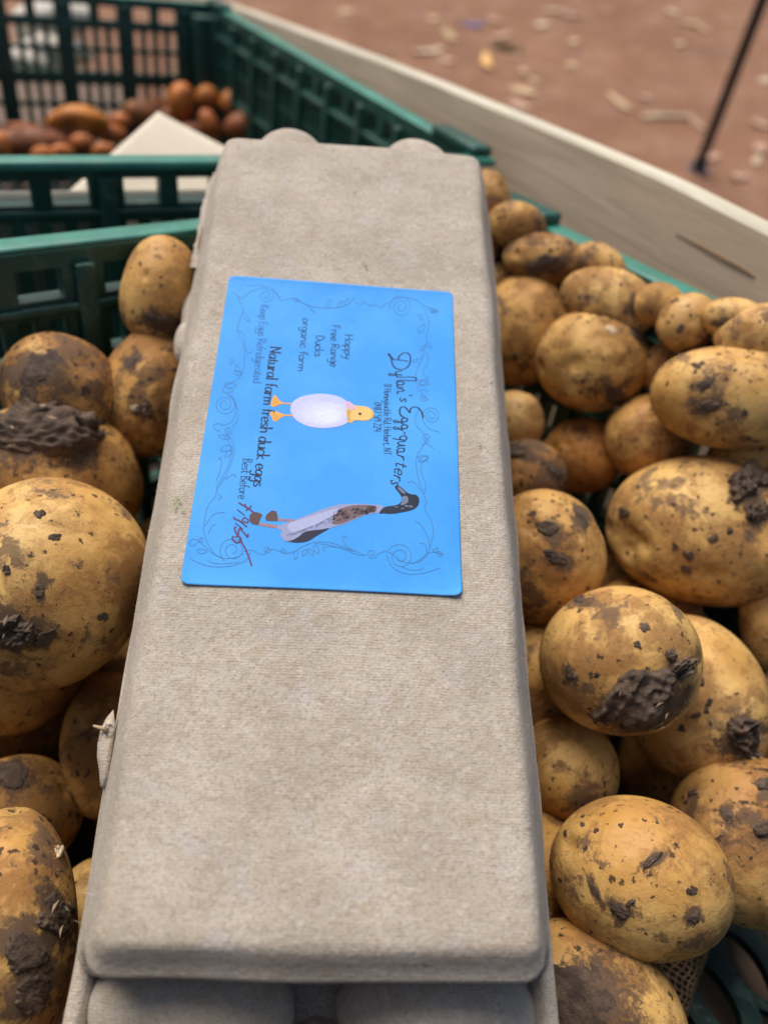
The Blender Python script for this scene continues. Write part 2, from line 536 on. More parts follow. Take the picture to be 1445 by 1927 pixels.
WT = 0.0085
def wall_mesh(length, npan):
    """a crate side: two wide slots per panel under the rim, then rows of four windows"""
    rows = [(-0.0225, -0.0095, 2), (-0.049, -0.031, 4), (-0.073, -0.053, 4), (-0.104, -0.085, 4), (-0.127, -0.108, 4), (-0.157, -0.138, 4), (-0.179, -0.161, 4)]
    zs = sorted({-CH, -0.001} | {r[0] for r in rows} | {r[1] for r in rows})
    pw = (length - 0.06) / npan
    xs = {0.0, length}
    holes2, holes4 = [], []
    for p in range(npan):
        x0 = 0.03 + p * pw
        a, b_ = x0 + 0.0085, x0 + pw - 0.0085
        for n, hs, gap in ((2, holes2, 0.0095), (4, holes4, 0.0054)):
            wd = ((b_ - a) - gap * (n - 1)) / n
            for k in range(n):
                hs.append((round(a + k * (wd + gap), 6), round(a + k * (wd + gap) + wd, 6)))
    for h in holes2 + holes4:
        xs |= set(h)
    xs = sorted(xs)
    kind = {}
    for lo, hi, n in rows:
        kind[(lo, hi)] = holes2 if n == 2 else holes4
    def solid(i, j):
        z = (zs[j] + zs[j + 1]) / 2
        x = (xs[i] + xs[i + 1]) / 2
        for (lo, hi), hs in kind.items():
            if lo < z < hi:
                return not any(a < x < b_ for a, b_ in hs)
        return True
    return lattice('side_wall', xs, zs, solid, WT), [0.03 + p * pw for p in range(npan + 1)]

FLOOR_GREEN = plastic('floor_shade_green_plastic', (0.006, 0.030, 0.022))  # crate green darkened for the floor, its shade mixed into the colour
def floor_mesh(wx, wy):
    """floor of leaf-shaped slots"""
    v, f = [], []
    cw, ch = 0.020, 0.030
    nx, ny = int(wx / cw), int(wy / ch)
    cw, ch = wx / nx, wy / ny
    K = 20
    for i in range(nx):
        for j in range(ny):
            x0, y0 = i * cw, j * ch
            cx, cy = x0 + cw / 2, y0 + ch / 2
            base = len(v)
            for z in (0.0, -0.0045):
                for k in range(K):
                    a = 2 * math.pi * k / K
                    m = max(abs(math.cos(a)), abs(math.sin(a)))
                    v.append((cx + math.cos(a) / m * cw / 2, cy + math.sin(a) / m * ch / 2, z))
                for k in range(K):
                    a = 2 * math.pi * k / K
                    # lens leaning to one side
                    ly = math.sin(a) * ch * 0.44
                    lx = math.copysign(abs(math.cos(a)) ** 1.25, math.cos(a)) * cw * 0.30 + math.sin(a) * cw * 0.16
                    v.append((cx + lx, cy + ly, z - (0.0 if z else 0.0)))
            for k in range(K):
                n = (k + 1) % K
                f.append((base + k, base + n, base + K + n, base + K + k))
                f.append((base + K + k, base + K + n, base + 3 * K + n, base + 3 * K + k))
                f.append((base + 2 * K + n, base + 2 * K + k, base + 3 * K + k, base + 3 * K + n))
    me = bpy.data.meshes.new('floor_grid')
    me.from_pydata(v, [], f)
    me.materials.append(FLOOR_GREEN)
    return me

CW, CL = 0.40, 0.60
SHORT, SHORT_RIBS = wall_mesh(CW - 0.024, 5)
LONG, LONG_RIBS = wall_mesh(CL - 0.024, 8)
FLOOR = floor_mesh(CW - 0.03, CL - 0.03)

def bar_mesh(name, x, y, z, bev=0.0012, mat=None):
    bm = bmesh.new()
    bmesh.ops.create_cube(bm, size=1)
    for q in bm.verts:
        q.co = (q.co.x * x, q.co.y * y, q.co.z * z)
    bmesh.ops.bevel(bm, geom=bm.edges[:], offset=bev, segments=2, affect='EDGES', profile=0.6)
    me = bpy.data.meshes.new(name)
    bm.to_mesh(me)
    bm.free()
    me.materials.append(mat or GREEN)
    me.polygons.foreach_set('use_smooth', [True] * len(me.polygons))
    return me
RIB = bar_mesh('rib', 0.0085, 0.0165, CH - 0.012)
RAIL_S = bar_mesh('rail', CW - 0.026, 0.0140, 0.0042)
RAIL_L = bar_mesh('rail', CL - 0.026, 0.0140, 0.0042)
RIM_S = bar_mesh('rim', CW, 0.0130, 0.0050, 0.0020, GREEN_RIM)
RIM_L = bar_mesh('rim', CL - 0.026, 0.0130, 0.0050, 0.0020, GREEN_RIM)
POST = bar_mesh('corner_post', 0.030, 0.030, CH - 0.011, 0.003)
LUG = bar_mesh('corner_lug', 0.014, 0.055, 0.007, 0.0022)

def crate(P, X, Y, label):
    """origin at the far-right rim corner for x in [-CW,0], y in [-CL,0]"""
    c = thing('plastic_crate', label, 'crate', frame(X, Y, CN, P), 'green lattice crates on the table')
    ins = 0.0045
    # walls: (mesh, ribs, origin, rotation about z)
    W4 = [(SHORT, SHORT_RIBS, (-CW + 0.012, -ins - WT, 0), 0, RAIL_S, CW),
          (SHORT, SHORT_RIBS, (-0.012, -CL + ins + WT, 0), math.pi, RAIL_S, CW),
          (LONG, LONG_RIBS, (-ins - WT, -0.012, 0), -math.pi / 2, RAIL_L, CL),
          (LONG, LONG_RIBS, (-CW + ins + WT, -CL + 0.012, 0), math.pi / 2, RAIL_L, CL)]
    for me, ribs, o0, rz, rail, ln in W4:
        wl = inst('side_wall', me, c, o0, (0, 0, rz))
        for x in ribs:
            inst('rib', RIB, wl, (x, WT / 2, -CH / 2 - 0.002))
        for z in (-0.0265, -0.0785, -0.1325, -0.184):
            inst('rail', rail, wl, ((ln - 0.024) / 2, WT / 2, z))
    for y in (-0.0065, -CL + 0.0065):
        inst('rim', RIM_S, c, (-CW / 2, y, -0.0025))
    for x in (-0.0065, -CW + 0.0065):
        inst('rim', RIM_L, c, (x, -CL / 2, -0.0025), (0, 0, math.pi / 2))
    for sx in (0, 1):
        for sy in (0, 1):
            x = -0.020 if sx == 0 else -CW + 0.020
            y = -0.020 if sy == 0 else -CL + 0.020
            inst('corner_post', POST, c, (x, y, -CH / 2 - 0.0045))
            inst('corner_lug', LUG, c, (-0.0078 if sx == 0 else -CW + 0.0078, -0.0325 if sy == 0 else -CL + 0.0325, 0.0022))
    inst('floor_grid', FLOOR, c, (-CW + 0.015, -CL + 0.015, -CH + 0.006))
    return c
crate(FAR0 + CAF * CL, CBF, CAF, 'far green lattice crate holding sweet potatoes and a cream sheet')
crate(NEAR0, CBN, CAN, 'near green lattice crate full of muddy yellow potatoes')
def near_local(p):
    d = p - NEAR0
    return d @ CBN, d @ CAN, d @ CN

# ------------------------------------------------------------------ paper and pale things round the far crate
PAPER = simple('cream_paper', (0.64, 0.57, 0.45), 0.85, 0.05, 30, 0.15, 120)
WHITE = simple('white_paper', (0.72, 0.66, 0.56), 0.8, 0.06, 20, 0.2, 90)
def sheet(name, quad, label, mat=PAPER, n=14, curl=0.004, seed=1, cat='paper sheet'):
    """a thin sheet spanning four corner points, softly buckled, with thickness"""
    g = Fourier(seed, 12, 40)
    q = [np.array(p) for p in quad]
    nrm = nz(np.cross(q[1] - q[0], q[3] - q[0]))
    v, f = [], []
    for k in (0, 1):
        for i in range(n + 1):
            for j in range(n + 1):
                s, t_ = i / n, j / n
                p = (1 - s) * (1 - t_) * q[0] + s * (1 - t_) * q[1] + s * t_ * q[2] + (1 - s) * t_ * q[3]
                p = p + nrm * (g(p[None])[0] * curl + k * 0.0006)
                v.append(p)
    m1 = (n + 1) ** 2
    for i in range(n):
        for j in range(n):
            a = i * (n + 1) + j
            f.append((a, a + n + 1, a + n + 2, a + 1))
            f.append((m1 + a + 1, m1 + a + n + 2, m1 + a + n + 1, m1 + a))
    for i in range(n):
        for a, b_ in ((i, i + 1), (n * (n + 1) + i + 1, n * (n + 1) + i)):
            f.append((a, b_, m1 + b_, m1 + a))
        for a, b_ in (((i + 1) * (n + 1), i * (n + 1)), (i * (n + 1) + n, (i + 1) * (n + 1) + n)):
            f.append((a, b_, m1 + b_, m1 + a))
    c = sum(q) / 4
    o = mesh_obj(name, [p - c for p in v], f, mat)
    o.location = c
    return tag(o, label, cat)
# corner of a cream sheet standing up behind the front wall of the far crate
pA = world_far(0, 0.030, 0)
pA2 = world_far(0, 0.095, 0)
ap, dl, dr = hit(298, 215, pA2, CAF), hit(130, 362, pA, CAF), hit(445, 290, world_far(0, 0.05, 0), CAF)
sheet('paper_sheet', [ap, dl, dl + (dr - ap) - CN * 0.03, dr], 'cream card corner sticking up beside the sweet potatoes', PAPER, 14, 0.0012, 3)
sheet('paper_sheet', [world_far(-0.385, 0.020, -0.020), world_far(-0.03, 0.020, -0.020), world_far(-0.03, 0.021, -0.12), world_far(-0.385, 0.021, -0.12)],
      'white paper lining seen through the slots of the far crate front', WHITE, 12, 0.0008, 5)
# crumpled white paper and pale fruit behind the far crate
for k, (px, py, aa, sz, lab) in enumerate(((95, 40, 0.70, 0.055, 'white crumpled paper glimpsed through the back slots, topmost'),
                                      (75, 105, 0.68, 0.050, 'white crumpled paper behind left back windows of the far crate'))):
    c0 = hit(px, py, world_far(0, aa, 0), CAF)
    g = Fourier(40 + k, 30, 110)
    bm = bmesh.new()
    bmesh.ops.create_icosphere(bm, subdivisions=4, radius=1)
    P = np.array([v.co[:] for v in bm.verts])
    sh = 1 + 0.22 * np.tanh(g(P * 0.045) * 1.4)
    V = P * sh[:, None] * np.array([sz, 0.030, sz * 0.42])
    V = np.outer(V[:, 0], CBF) + np.outer(V[:, 1], CAF) + np.outer(V[:, 2], CN)
    o = mesh_obj('crumpled_paper', V, [[q.index for q in p.verts] for p in bm.faces], WHITE, None, False)
    bm.free()
    o.location = c0
    tag(o, lab, 'paper')
# ------------------------------------------------------------------ potatoes
bm0 = bmesh.new()
bmesh.ops.create_icosphere(bm0, subdivisions=6, radius=1)
ICO = np.array([v.co[:] for v in bm0.verts])
ICOF = [[q.index for q in p.verts] for p in bm0.faces]
bm0.free()
bm0 = bmesh.new()
bmesh.ops.create_icosphere(bm0, subdivisions=4, radius=1)
ICO4 = np.array([v.co[:] for v in bm0.verts])
ICOF4 = [[q.index for q in p.verts] for p in bm0.faces]
bm0.free()

def potato_points(P, seed, eyes, knobs=(), lump=0.045):
    g1, g2 = Fourier(seed, 1.1, 2.6), Fourier(seed + 500, 3.0, 7.0)
    rs = np.random.default_rng(seed + 900)
    h = 1 + lump * 0.9 * g1(P) + lump * 0.16 * g2(P)
    for _ in range(eyes):
        d = rs.normal(size=3)
        d /= np.linalg.norm(d)
        wd = rs.uniform(0.08, 0.20)
        ang = np.arccos(np.clip(P @ d, -1, 1))
        h -= rs.uniform(0.02, 0.075) * np.exp(-(ang / wd) ** 2)
        # brow over the eye
        d2 = d + 0.16 * np.array([0, 1, 0])
        d2 /= np.linalg.norm(d2)
        a2 = np.arccos(np.clip(P @ d2, -1, 1))
        h += rs.uniform(0.004, 0.016) * np.exp(-(a2 / (wd * 0.55)) ** 2)
    for d, amt, wd in knobs:
        d = np.array(d) / np.linalg.norm(d)
        ang = np.arccos(np.clip(P @ d, -1, 1))
        h += amt * np.exp(-(ang / wd) ** 2)
    return P * h[:, None]

TUBERS = []          # (object, bvh in world space, centre, mean radius)
def tuber(name, label, cat, group, mat, cx, cy, rx, ry, rot, depth, seed, tint=(1, 1, 1), dirty=0.3, third=None, eyes=7, knobs=(), lump=0.072, lo=False, bend=0.0):
    """a tuber whose outline in the photo is the ellipse given; depth in metres along the view axis"""
    if name == 'potato':
        for _ in range(60):
            c0 = at(cx, cy, depth)
            lx, ly, lz = near_local(c0)
            rm = min(rx, ry) / FPX * depth
            if lx < -0.0135 - 0.80 * rm and ly < -0.0135 - 0.80 * rm:
                break
            depth *= 0.985
    c0 = at(cx, cy, depth)
    r0 = nz(c0 - CAM)
    D = np.linalg.norm(c0 - CAM)
    a = rad(rot)
    def edge(ux, uy):
        q = ray(cx + ux, cy + uy)
        q = q * (D / (q @ r0))
        return (q - r0 * D)
    e1 = (edge(rx * math.cos(a), rx * math.sin(a)) - edge(-rx * math.cos(a), -rx * math.sin(a))) / 2
    e2 = (edge(-ry * math.sin(a), ry * math.cos(a)) - edge(ry * math.sin(a), -ry * math.cos(a))) / 2
    e2 = -e2
    k1, k2 = np.linalg.norm(e1), np.linalg.norm(e2)
    sh1, sh2 = 1 / math.sqrt(1 + (k1 / D) ** 2), 1 / math.sqrt(1 + (k2 / D) ** 2)
    k1 *= sh1
    k2 *= sh2
    X = nz(e1)
    Z = -r0
    X = nz(X - Z * (X @ Z))
    Y = np.cross(Z, X)
    k3 = third if third else 0.92 * min(k1, k2) + 0.06 * max(k1, k2)
    P, Fc = (ICO4, ICOF4) if lo else (ICO, ICOF)
    V = potato_points(P, seed, eyes, knobs, lump) * np.array([k1, k2, k3])
    if bend:
        V[:, 1] += bend * (V[:, 0] ** 2) / k1
    o = mesh_obj(name, V, Fc, mat)
    o.matrix_world = frame(X, Y, Z, c0)
    o.color = (tint[0], tint[1], tint[2], dirty)
    tag(o, label, cat, group)
    Wv = c0 + np.outer(V[:, 0], X) + np.outer(V[:, 1], Y) + np.outer(V[:, 2], Z)
    bv = BVHTree.FromPolygons([tuple(p) for p in Wv], Fc)
    TUBERS.append((o, bv, c0, (k1, k2, k3)))
    return o

T_ = (1.0, 1.0, 1.0)
BRN = (0.80, 0.72, 0.66)
GRY = (0.86, 0.82, 0.84)
ORG = (0.80, 0.62, 0.45)
PAL = (1.06, 1.08, 1.12)
POT = {}
PG = 'muddy potatoes heaped in the near crate'
def pot(key, label, *a, **k):
    POT[key] = tuber('potato', label, 'potato', PG, POTATO, *a, **k)
    return POT[key]
# right of the carton
pot('R9', 'large clean yellow potato in sharp focus with a scratch and black soil chip', 1204, 1642, 182, 148, 18, 0.250, 11, T_, 0.22, lump=0.045)
pot('R5', 'yellow potato with a thick slab of mud on its lower right side', 1163, 1234, 168, 148, 12, 0.282, 12, T_, 0.30, lump=0.048)
pot('R6', 'smooth pale potato half hidden behind the mud-slabbed one', 1302, 1312, 134, 164, -12, 0.312, 13, PAL, 0.05, lump=0.045)
pot('R8', 'speckled potato at the right edge above the net, with two black scabs', 1396, 1586, 158, 178, -20, 0.288, 14, GRY, 0.55)
pot('R11', 'potato at the bottom edge with a wide grey film of dried mud', 1112, 1905, 205, 140, 36, 0.243, 15, T_, 0.40)
pot('R10', 'shadowed yellow potato between the carton edge and the sharp potato', 1066, 1455, 98, 98, 10, 0.298, 16, (0.95, 0.92, 0.85), 0.25)
pot('R4', 'orange yellow potato touching the sticker side of the carton, two ragged soil spots', 1020, 1046, 126, 134, 15, 0.318, 17, (0.98, 0.92, 0.84), 0.25)
pot('R3', 'very large dimpled potato with black crumbs of soil in its hollow', 1318, 1003, 205, 140, 8, 0.338, 18, T_, 0.35, knobs=(((-0.75, -0.2, 0.62), -0.11, 0.26), ((0.45, 0.2, 0.85), -0.09, 0.34)))
pot('R7', 'potato cut by the right edge with peeling papery skin', 1465, 1160, 78, 104, 5, 0.330, 19, T_, 0.25)
pot('R2', 'big oval potato with purplish black spots leaning on a round one', 1376, 744, 166, 114, 6, 0.372, 20, T_, 0.35)
pot('R1', 'round knobbly potato with a dark eye, topmost of the middle heap', 1112, 676, 110, 102, 10, 0.372, 21, (0.98, 0.95, 0.9), 0.35, knobs=(((-0.25, -0.15, 0.9), -0.10, 0.22), ((-0.2, -0.7, 0.6), 0.08, 0.2)), lump=0.05)
pot('R12', 'oval tan potato close behind the carton right edge', 988, 622, 86, 106, 5, 0.415, 22, (0.95, 0.9, 0.84), 0.35)
pot('R23', 'dark orange round potato in the shade below the knobbly one', 1103, 858, 83, 78, 10, 0.386, 23, ORG, 0.25)
pot('R22', 'small pale potato tucked against the carton beside the sticker', 966, 795, 60, 64, 10, 0.378, 24, (0.92, 0.9, 0.9), 0.1)
pot('R24', 'shaded brown potato wedged behind the dark orange one', 1220, 822, 78, 74, 0, 0.420, 25, BRN, 0.3)
pot('R25', 'grey muddy potato with cracked crust beside the carton', 984, 890, 74, 62, 15, 0.352, 26, GRY, 0.85)
pot('R15', 'tan potato with one black eye near the right rim', 1150, 574, 92, 66, 18, 0.440, 27, T_, 0.30)
pot('R16', 'small round potato joined to the black-eyed one by the rim', 1238, 572, 46, 48, 20, 0.452, 28, (0.98, 0.95, 0.92), 0.15, eyes=3)
pot('R13', 'lumpy brown potato crusted with dirt in front of the stacking lug', 1022, 494, 84, 52, 12, 0.462, 29, BRN, 0.9, lump=0.09)
pot('R14', 'little speckled potato lying against the green rim', 1122, 498, 50, 38, 28, 0.475, 30, T_, 0.6)
pot('R20', 'tall brown potato standing against the carton far corner', 915, 402, 52, 90, -8, 0.440, 31, BRN, 0.5)
pot('R21', 'dark ended potato under the green corner lug', 976, 424, 52, 44, 10, 0.452, 32, (0.95, 0.88, 0.78), 0.6)
pot('R26', 'pale dusty potato peeping out at the carton edge', 938, 540, 46, 46, 0, 0.450, 33, GRY, 0.5)
pot('R17', 'greyish potato with a single dark dot near the right rim', 1292, 606, 62, 54, -15, 0.462, 34, GRY, 0.4)
pot('R18', 'ochre potato with a brown bruise by the right rim', 1378, 598, 64, 42, 10, 0.468, 35, T_, 0.3)
pot('R19', 'flat yellow potato at the right edge above the big oval one', 1428, 632, 92, 52, -12, 0.430, 36, PAL, 0.3)
pot('R27', 'potato showing only its top between the knobbly and the oval ones', 1242, 690, 42, 46, 0, 0.455, 37, GRY, 0.5)
pot('R28', 'deep orange potato in the dark below the big oval one', 1420, 862, 90, 62, 0, 0.43, 38, ORG, 0.2)
pot('R29', 'brown potato in the dark gap at the right edge', 1452, 1375, 70, 95, 0, 0.372, 39, BRN, 0.3)
# left of the carton
pot('L1', 'largest yellow potato at the left edge with a dark crumbly soil clod', 84, 1096, 188, 202, 14, 0.272, 51, T_, 0.30, lump=0.045)
pot('L2', 'potato at the left edge carrying a thick cracked slab of grey mud', 100, 905, 186, 128, 10, 0.318, 52, (0.95, 0.92, 0.86), 0.45)
pot('L3', 'brown-stained dimpled potato near the left crate wall', 114, 735, 116, 113, 0, 0.362, 53, (0.95, 0.9, 0.86), 0.75)
pot('L4', 'tall potato leaning on the carton left side with a scabby patch', 284, 745, 94, 130, 10, 0.340, 54, (0.95, 0.88, 0.8), 0.55)
pot('L5', 'upright potato in front of the crate back wall, dark notch at its foot', 295, 553, 82, 100, 12, 0.395, 55, T_, 0.30)
pot('L8', 'bottom left potato smeared with brown mud and pale skin flakes', 28, 1745, 126, 222, -12, 0.232, 56, T_, 0.45, third=0.026)
pot('L6', 'dull scabby potato behind the mud-smeared one', 42, 1526, 106, 116, 20, 0.292, 57, (0.85, 0.78, 0.68), 0.75)
pot('L7', 'deep shadowed potato beside the torn carton tab', 200, 1398, 86, 138, 0, 0.305, 58, (0.85, 0.76, 0.66), 0.35)
pot('L9', 'dark potato under the largest left one', 48, 1362, 98, 98, 0, 0.335, 59, ORG, 0.3)
pot('L10', 'yellow potato glimpsed low against the carton left edge', 170, 1705, 66, 80, 0, 0.278, 60, T_, 0.2)

# soil clods moulded onto the potatoes
def clod(key, cx, cy, rx, ry, rot, th, seed, rough=0.5, mat=SOIL, flakes=0, name='soil_clod'):
    if mat is SOIL and max(rx, ry) >= 12:
        clod(key, cx + 2, cy + 3, rx * 1.75 + 5, ry * 1.75 + 5, rot, 0.00005, seed + 31, 0.2, SMEAR, 0, 'soil_smear')
    o, bv, c0, ks = next(t_ for t_ in TUBERS if t_[0] is POT[key])
    g = Fourier(seed, 2.0, 4.5)
    g2 = Fourier(seed + 77, 6.0, 16.0)
    n = 54 if max(rx, ry) > 25 else 22
    g3 = Fourier(seed + 55, 14.0, 38.0)
    a = rad(rot)
    M = np.array(o.matrix_world.inverted())
    idx, v, f, hts, hps = {}, [], [], {}, []
    for i in range(n + 1):
        for j in range(n + 1):
            s, t_ = (i / n - 0.5) * 2.7, (j / n - 0.5) * 2.7
            rr = math.hypot(s, t_)
            e = 1 + 0.24 * g(np.array([[s / max(rr, 0.2), t_ / max(rr, 0.2), seed]]))[0] + 0.12 * g2(np.array([[s * 0.8, t_ * 0.8, 1.0]]))[0] + 0.055 * g3(np.array([[s, t_, 2.0]]))[0]
            px = cx + rx * s * math.cos(a) - ry * t_ * math.sin(a)
            py = cy + rx * s * math.sin(a) + ry * t_ * math.cos(a)
            r = nz(ray(px, py))
            loc, nor, _, _ = bv.ray_cast(Vector(CAM), Vector(r))
            if loc is None:
                continue
            hp = 1 - rr / max(e, 0.3)
            if hp < -0.22:
                continue
            if hp > 0:
                q3 = np.array([[s * 1.2, t_ * 1.2, 4.0]])
                hh = th * min(1, hp * 5.0) ** 0.8 * max(0.2, 0.95 + rough * (0.24 * g(q3 * 1.2)[0] - 0.24 * abs(g2(q3 * 0.8)[0]) + 0.07 * g3(q3)[0]))
            else:
                hh = hp * max(th * 3.0, 0.0008)
            p = np.array(loc) + np.array(nor) * hh
            idx[(i, j)] = len(v)
            hts[(i, j)] = hh
            hps.append(max(-0.2, min(1.0, hp * 1.4)))
            v.append((M @ np.append(p, 1))[:3])
    for i in range(n):
        for j in range(n):
            q = [(i, j), (i + 1, j), (i + 1, j + 1), (i, j + 1)]
            if all(x in idx for x in q) and any(hts[x] > 0 for x in q):
                f.append(tuple(idx[x] for x in q))
    if not f:
        return None
    c = mesh_obj(name, v, f, mat, o, True)
    if mat is SMEAR:
        at_ = c.data.attributes.new('edge', 'FLOAT', 'POINT')
        at_.data.foreach_set('value', [e_ for e_ in hps])
    # loose pale flakes stuck in the mud
    rs = random.Random(seed)
    for _ in range(flakes):
        px, py = cx + rs.uniform(-0.7, 0.7) * rx, cy + rs.uniform(-0.7, 0.7) * ry
        loc, nor, _, _ = bv.ray_cast(Vector(CAM), Vector(nz(ray(px, py))))
        if loc is None:
            continue
        b0 = np.array(loc) + np.array(nor) * (th * 1.15 + 0.0006)
        L_ = rs.uniform(0.0010, 0.0022)
        d1 = nz(np.cross(np.array(nor), np.array([rs.uniform(-1, 1), rs.uniform(-1, 1), 0.3])))
        d2 = np.cross(np.array(nor), d1)
        pts = [b0 - d1 * L_, b0 + d2 * L_ * 0.35, b0 + d1 * L_ + np.array(nor) * 0.0006, b0 - d2 * L_ * 0.35]
        pts = [(M @ np.append(p, 1))[:3] for p in pts]
        lo_ = [p - np.array((0, 0, 0.0003)) for p in pts]
        mesh_obj('straw_flake', pts + lo_, [(0, 3, 2, 1), (4, 5, 6, 7), (0, 1, 5, 4), (1, 2, 6, 5), (2, 3, 7, 6), (3, 0, 4, 7)], FLAKE, o, False)
    return c
clod('L2', 72, 812, 92, 46, 4, 0.0060, 201, 1.0, flakes=4)
clod('L2', 145, 862, 20, 10, 10, 0.0007, 202)
clod('L2', 160, 848, 16, 8, 60, 0.0006, 203)
clod('L1', 26, 1178, 42, 30, -25, 0.0030, 204, 0.9, flakes=3)
clod('L1', 76, 1108, 8, 15, 0, 0.0007, 205)
clod('L1', 80, 1200, 21, 8, -24, 0.0010, 206)
clod('L1', 13, 1070, 8, 8, 0, 0.0006, 207)
clod('L1', 75, 967, 11, 8, 0, 0.0004, 208)
clod('L1', 103, 1012, 11, 7, -20, 0.0004, 209)
clod('L1', 195, 1163, 10, 9, 0, 0.0004, 210)
clod('L8', 46, 1778, 44, 50, -30, 0.0012, 211, 0.5)
clod('L8', 108, 1730, 30, 34, 0, 0.0012, 212, 0.6, flakes=3)
clod('L8', 58, 1876, 36, 30, -25, 0.0010, 213, 0.5)
clod('L8', 98, 1700, 10, 22, 0, 0.0008, 214)
clod('L6', 20, 1458, 26, 22, 0, 0.0008, 215, 0.8)
clod('L3', 72, 690, 46, 34, -20, 0.0003, 216, 0.3)
clod('L3', 56, 745, 14, 14, 0, 0.0003, 217)
clod('L5', 300, 603, 24, 15, 8, 0.0008, 218, 0.6)
clod('L4', 268, 772, 16, 10, 0, 0.0009, 219, 0.9, flakes=1)
clod('L4', 247, 680, 10, 16, 10, 0.0003, 220)
clod('R5', 1196, 1318, 84, 46, -30, 0.0042, 221, 1.0, flakes=4)
clod('R5', 1272, 1260, 34, 12, -35, 0.0022, 222, 0.8)
clod('R5', 1262, 1232, 9, 11, 0, 0.0014, 223)
clod('R5', 1212, 1181, 10, 7, 30, 0.0005, 224)
clod('R5', 1196, 1212, 7, 6, 0, 0.0005, 225)
clod('R5', 1073, 1268, 8, 12, -20, 0.0006, 226)
clod('R5', 1088, 1128, 13, 8, -20, 0.0004, 227)
clod('R5', 1112, 1269, 5, 5, 0, 0.0005, 228)
clod('R5', 1123, 1268, 4, 4, 0, 0.0005, 229)
clod('R6', 1398, 1386, 44, 30, -14, 0.0040, 230, 1.0, flakes=2)
clod('R6', 1319, 1282, 8, 9, 0, 0.0006, 231)
clod('R6', 1334, 1322, 6, 7, 20, 0.0006, 232)
clod('R6', 1328, 1336, 6, 5, 30, 0.0006, 233)
clod('R6', 1310, 1346, 11, 4, -20, 0.0006, 234)
clod('R6', 1284, 1371, 8, 6, 20, 0.0006, 235)
clod('R3', 1406, 906, 30, 22, 20, 0.0034, 236, 1.0)
clod('R3', 1424, 962, 17, 22, 0, 0.0030, 237, 0.9)
clod('R3', 1390, 930, 14, 13, 0, 0.0026, 238)
clod('R3', 1293, 1043, 11, 9, 20, 0.0007, 239)
clod('R3', 1342, 1014, 8, 8, 0, 0.0008, 240)
clod('R3', 1373, 996, 7, 6, 0, 0.0007, 241)
clod('R3', 1172, 962, 11, 8, 0, 0.0006, 242)
clod('R3', 1290, 1070, 10, 6, -20, 0.0004, 243)
clod('R4', 1032, 999, 22, 15, 20, 0.0009, 244, 0.9)
clod('R4', 1046, 1050, 20, 10, 20, 0.0008, 245, 0.9)
clod('R4', 1092, 972, 10, 20, -20, 0.0003, 246)
clod('R9', 1170, 1711, 19, 14, 15, 0.0010, 247, 0.7)
clod('R9', 1186, 1699, 9, 6, -10, 0.0008, 248)
clod('R9', 1226, 1618, 20, 8, -45, 0.0008, 249, 0.8)
clod('R9', 1303, 1728, 12, 14, 20, 0.0005, 250, 0.8)
clod('R9', 1302, 1676, 10, 9, 0, 0.0005, 251)
clod('R9', 1064, 1566, 4, 8, 15, 0.0004, 252)
clod('R9', 1167, 1553, 6, 4, -35, 0.0004, 253)
clod('R9', 1096, 1552, 4, 4, 0, 0.0004, 254)
clod('R9', 1121, 1564, 5, 4, -40, 0.0004, 255)
clod('R9', 1118, 1676, 4, 24, -28, 0.0003, 256)
clod('R11', 1086, 1890, 88, 60, 24, 0.0005, 257, 0.3)
clod('R11', 1052, 1828, 12, 10, 0, 0.0005, 258)
clod('R8', 1438, 1475, 16, 13, 0, 0.0010, 259, 0.8)
clod('R8', 1436, 1556, 22, 22, 0, 0.0016, 260, 0.9)
clod('R8', 1303, 1494, 9, 9, 20, 0.0006, 261)
clod('R8', 1365, 1530, 10, 12, -30, 0.0005, 262)
clod('R1', 1198, 628, 9, 16, -35, 0.0006, 263)
clod('R1', 1155, 740, 18, 15, 0, 0.0003, 264)
clod('R2', 1313, 688, 11, 7, -15, 0.0006, 265)
clod('R2', 1331, 764, 17, 9, -15, 0.0006, 266)
clod('R2', 1400, 774, 7, 6, 20, 0.0006, 267)
clod('R2', 1328, 722, 18, 7, -30, 0.0004, 268)
clod('R15', 1194, 575, 9, 13, 10, 0.0007, 269)
clod('R17', 1280, 618, 8, 8, 0, 0.0006, 270)
clod('R25', 964, 846, 24, 12, 12, 0.0014, 271, 0.9)
clod('R25', 1044, 886, 12, 17, -20, 0.0010, 272)
clod('R13', 1018, 496, 34, 14, -20, 0.0005, 273, 0.5)
clod('R18', 1376, 606, 20, 8, -8, 0.0002, 274, 0.2)
clod('R12', 968, 672, 6, 8, 0, 0.0005, 275)

PEEL = simple('loose_skin', (0.56, 0.43, 0.28), 0.8, 0.25, 300, 0.5, 600)
clod('R7', 1432, 1086, 26, 11, -42, 0.0016, 301, 1.0, PEEL, 0, 'skin_peel')
clod('R7', 1412, 1112, 10, 6, -50, 0.0012, 302, 1.0, PEEL, 0, 'skin_peel')
clod('L8', 110, 1602, 7, 12, 0, 0.0012, 303, 1.0, PEEL, 0, 'skin_peel')
clod('R8', 1412, 1420, 22, 6, 6, 0.0008, 304, 1.0, PEEL, 0, 'skin_peel')
clod('L4', 254, 768, 9, 6, 0, 0.0005, 305, 1.0, PEEL, 0, 'skin_peel')
clod('R1', 1150, 622, 12, 7, 20, 0.0004, 306, 0.8, PEEL, 0, 'skin_peel')

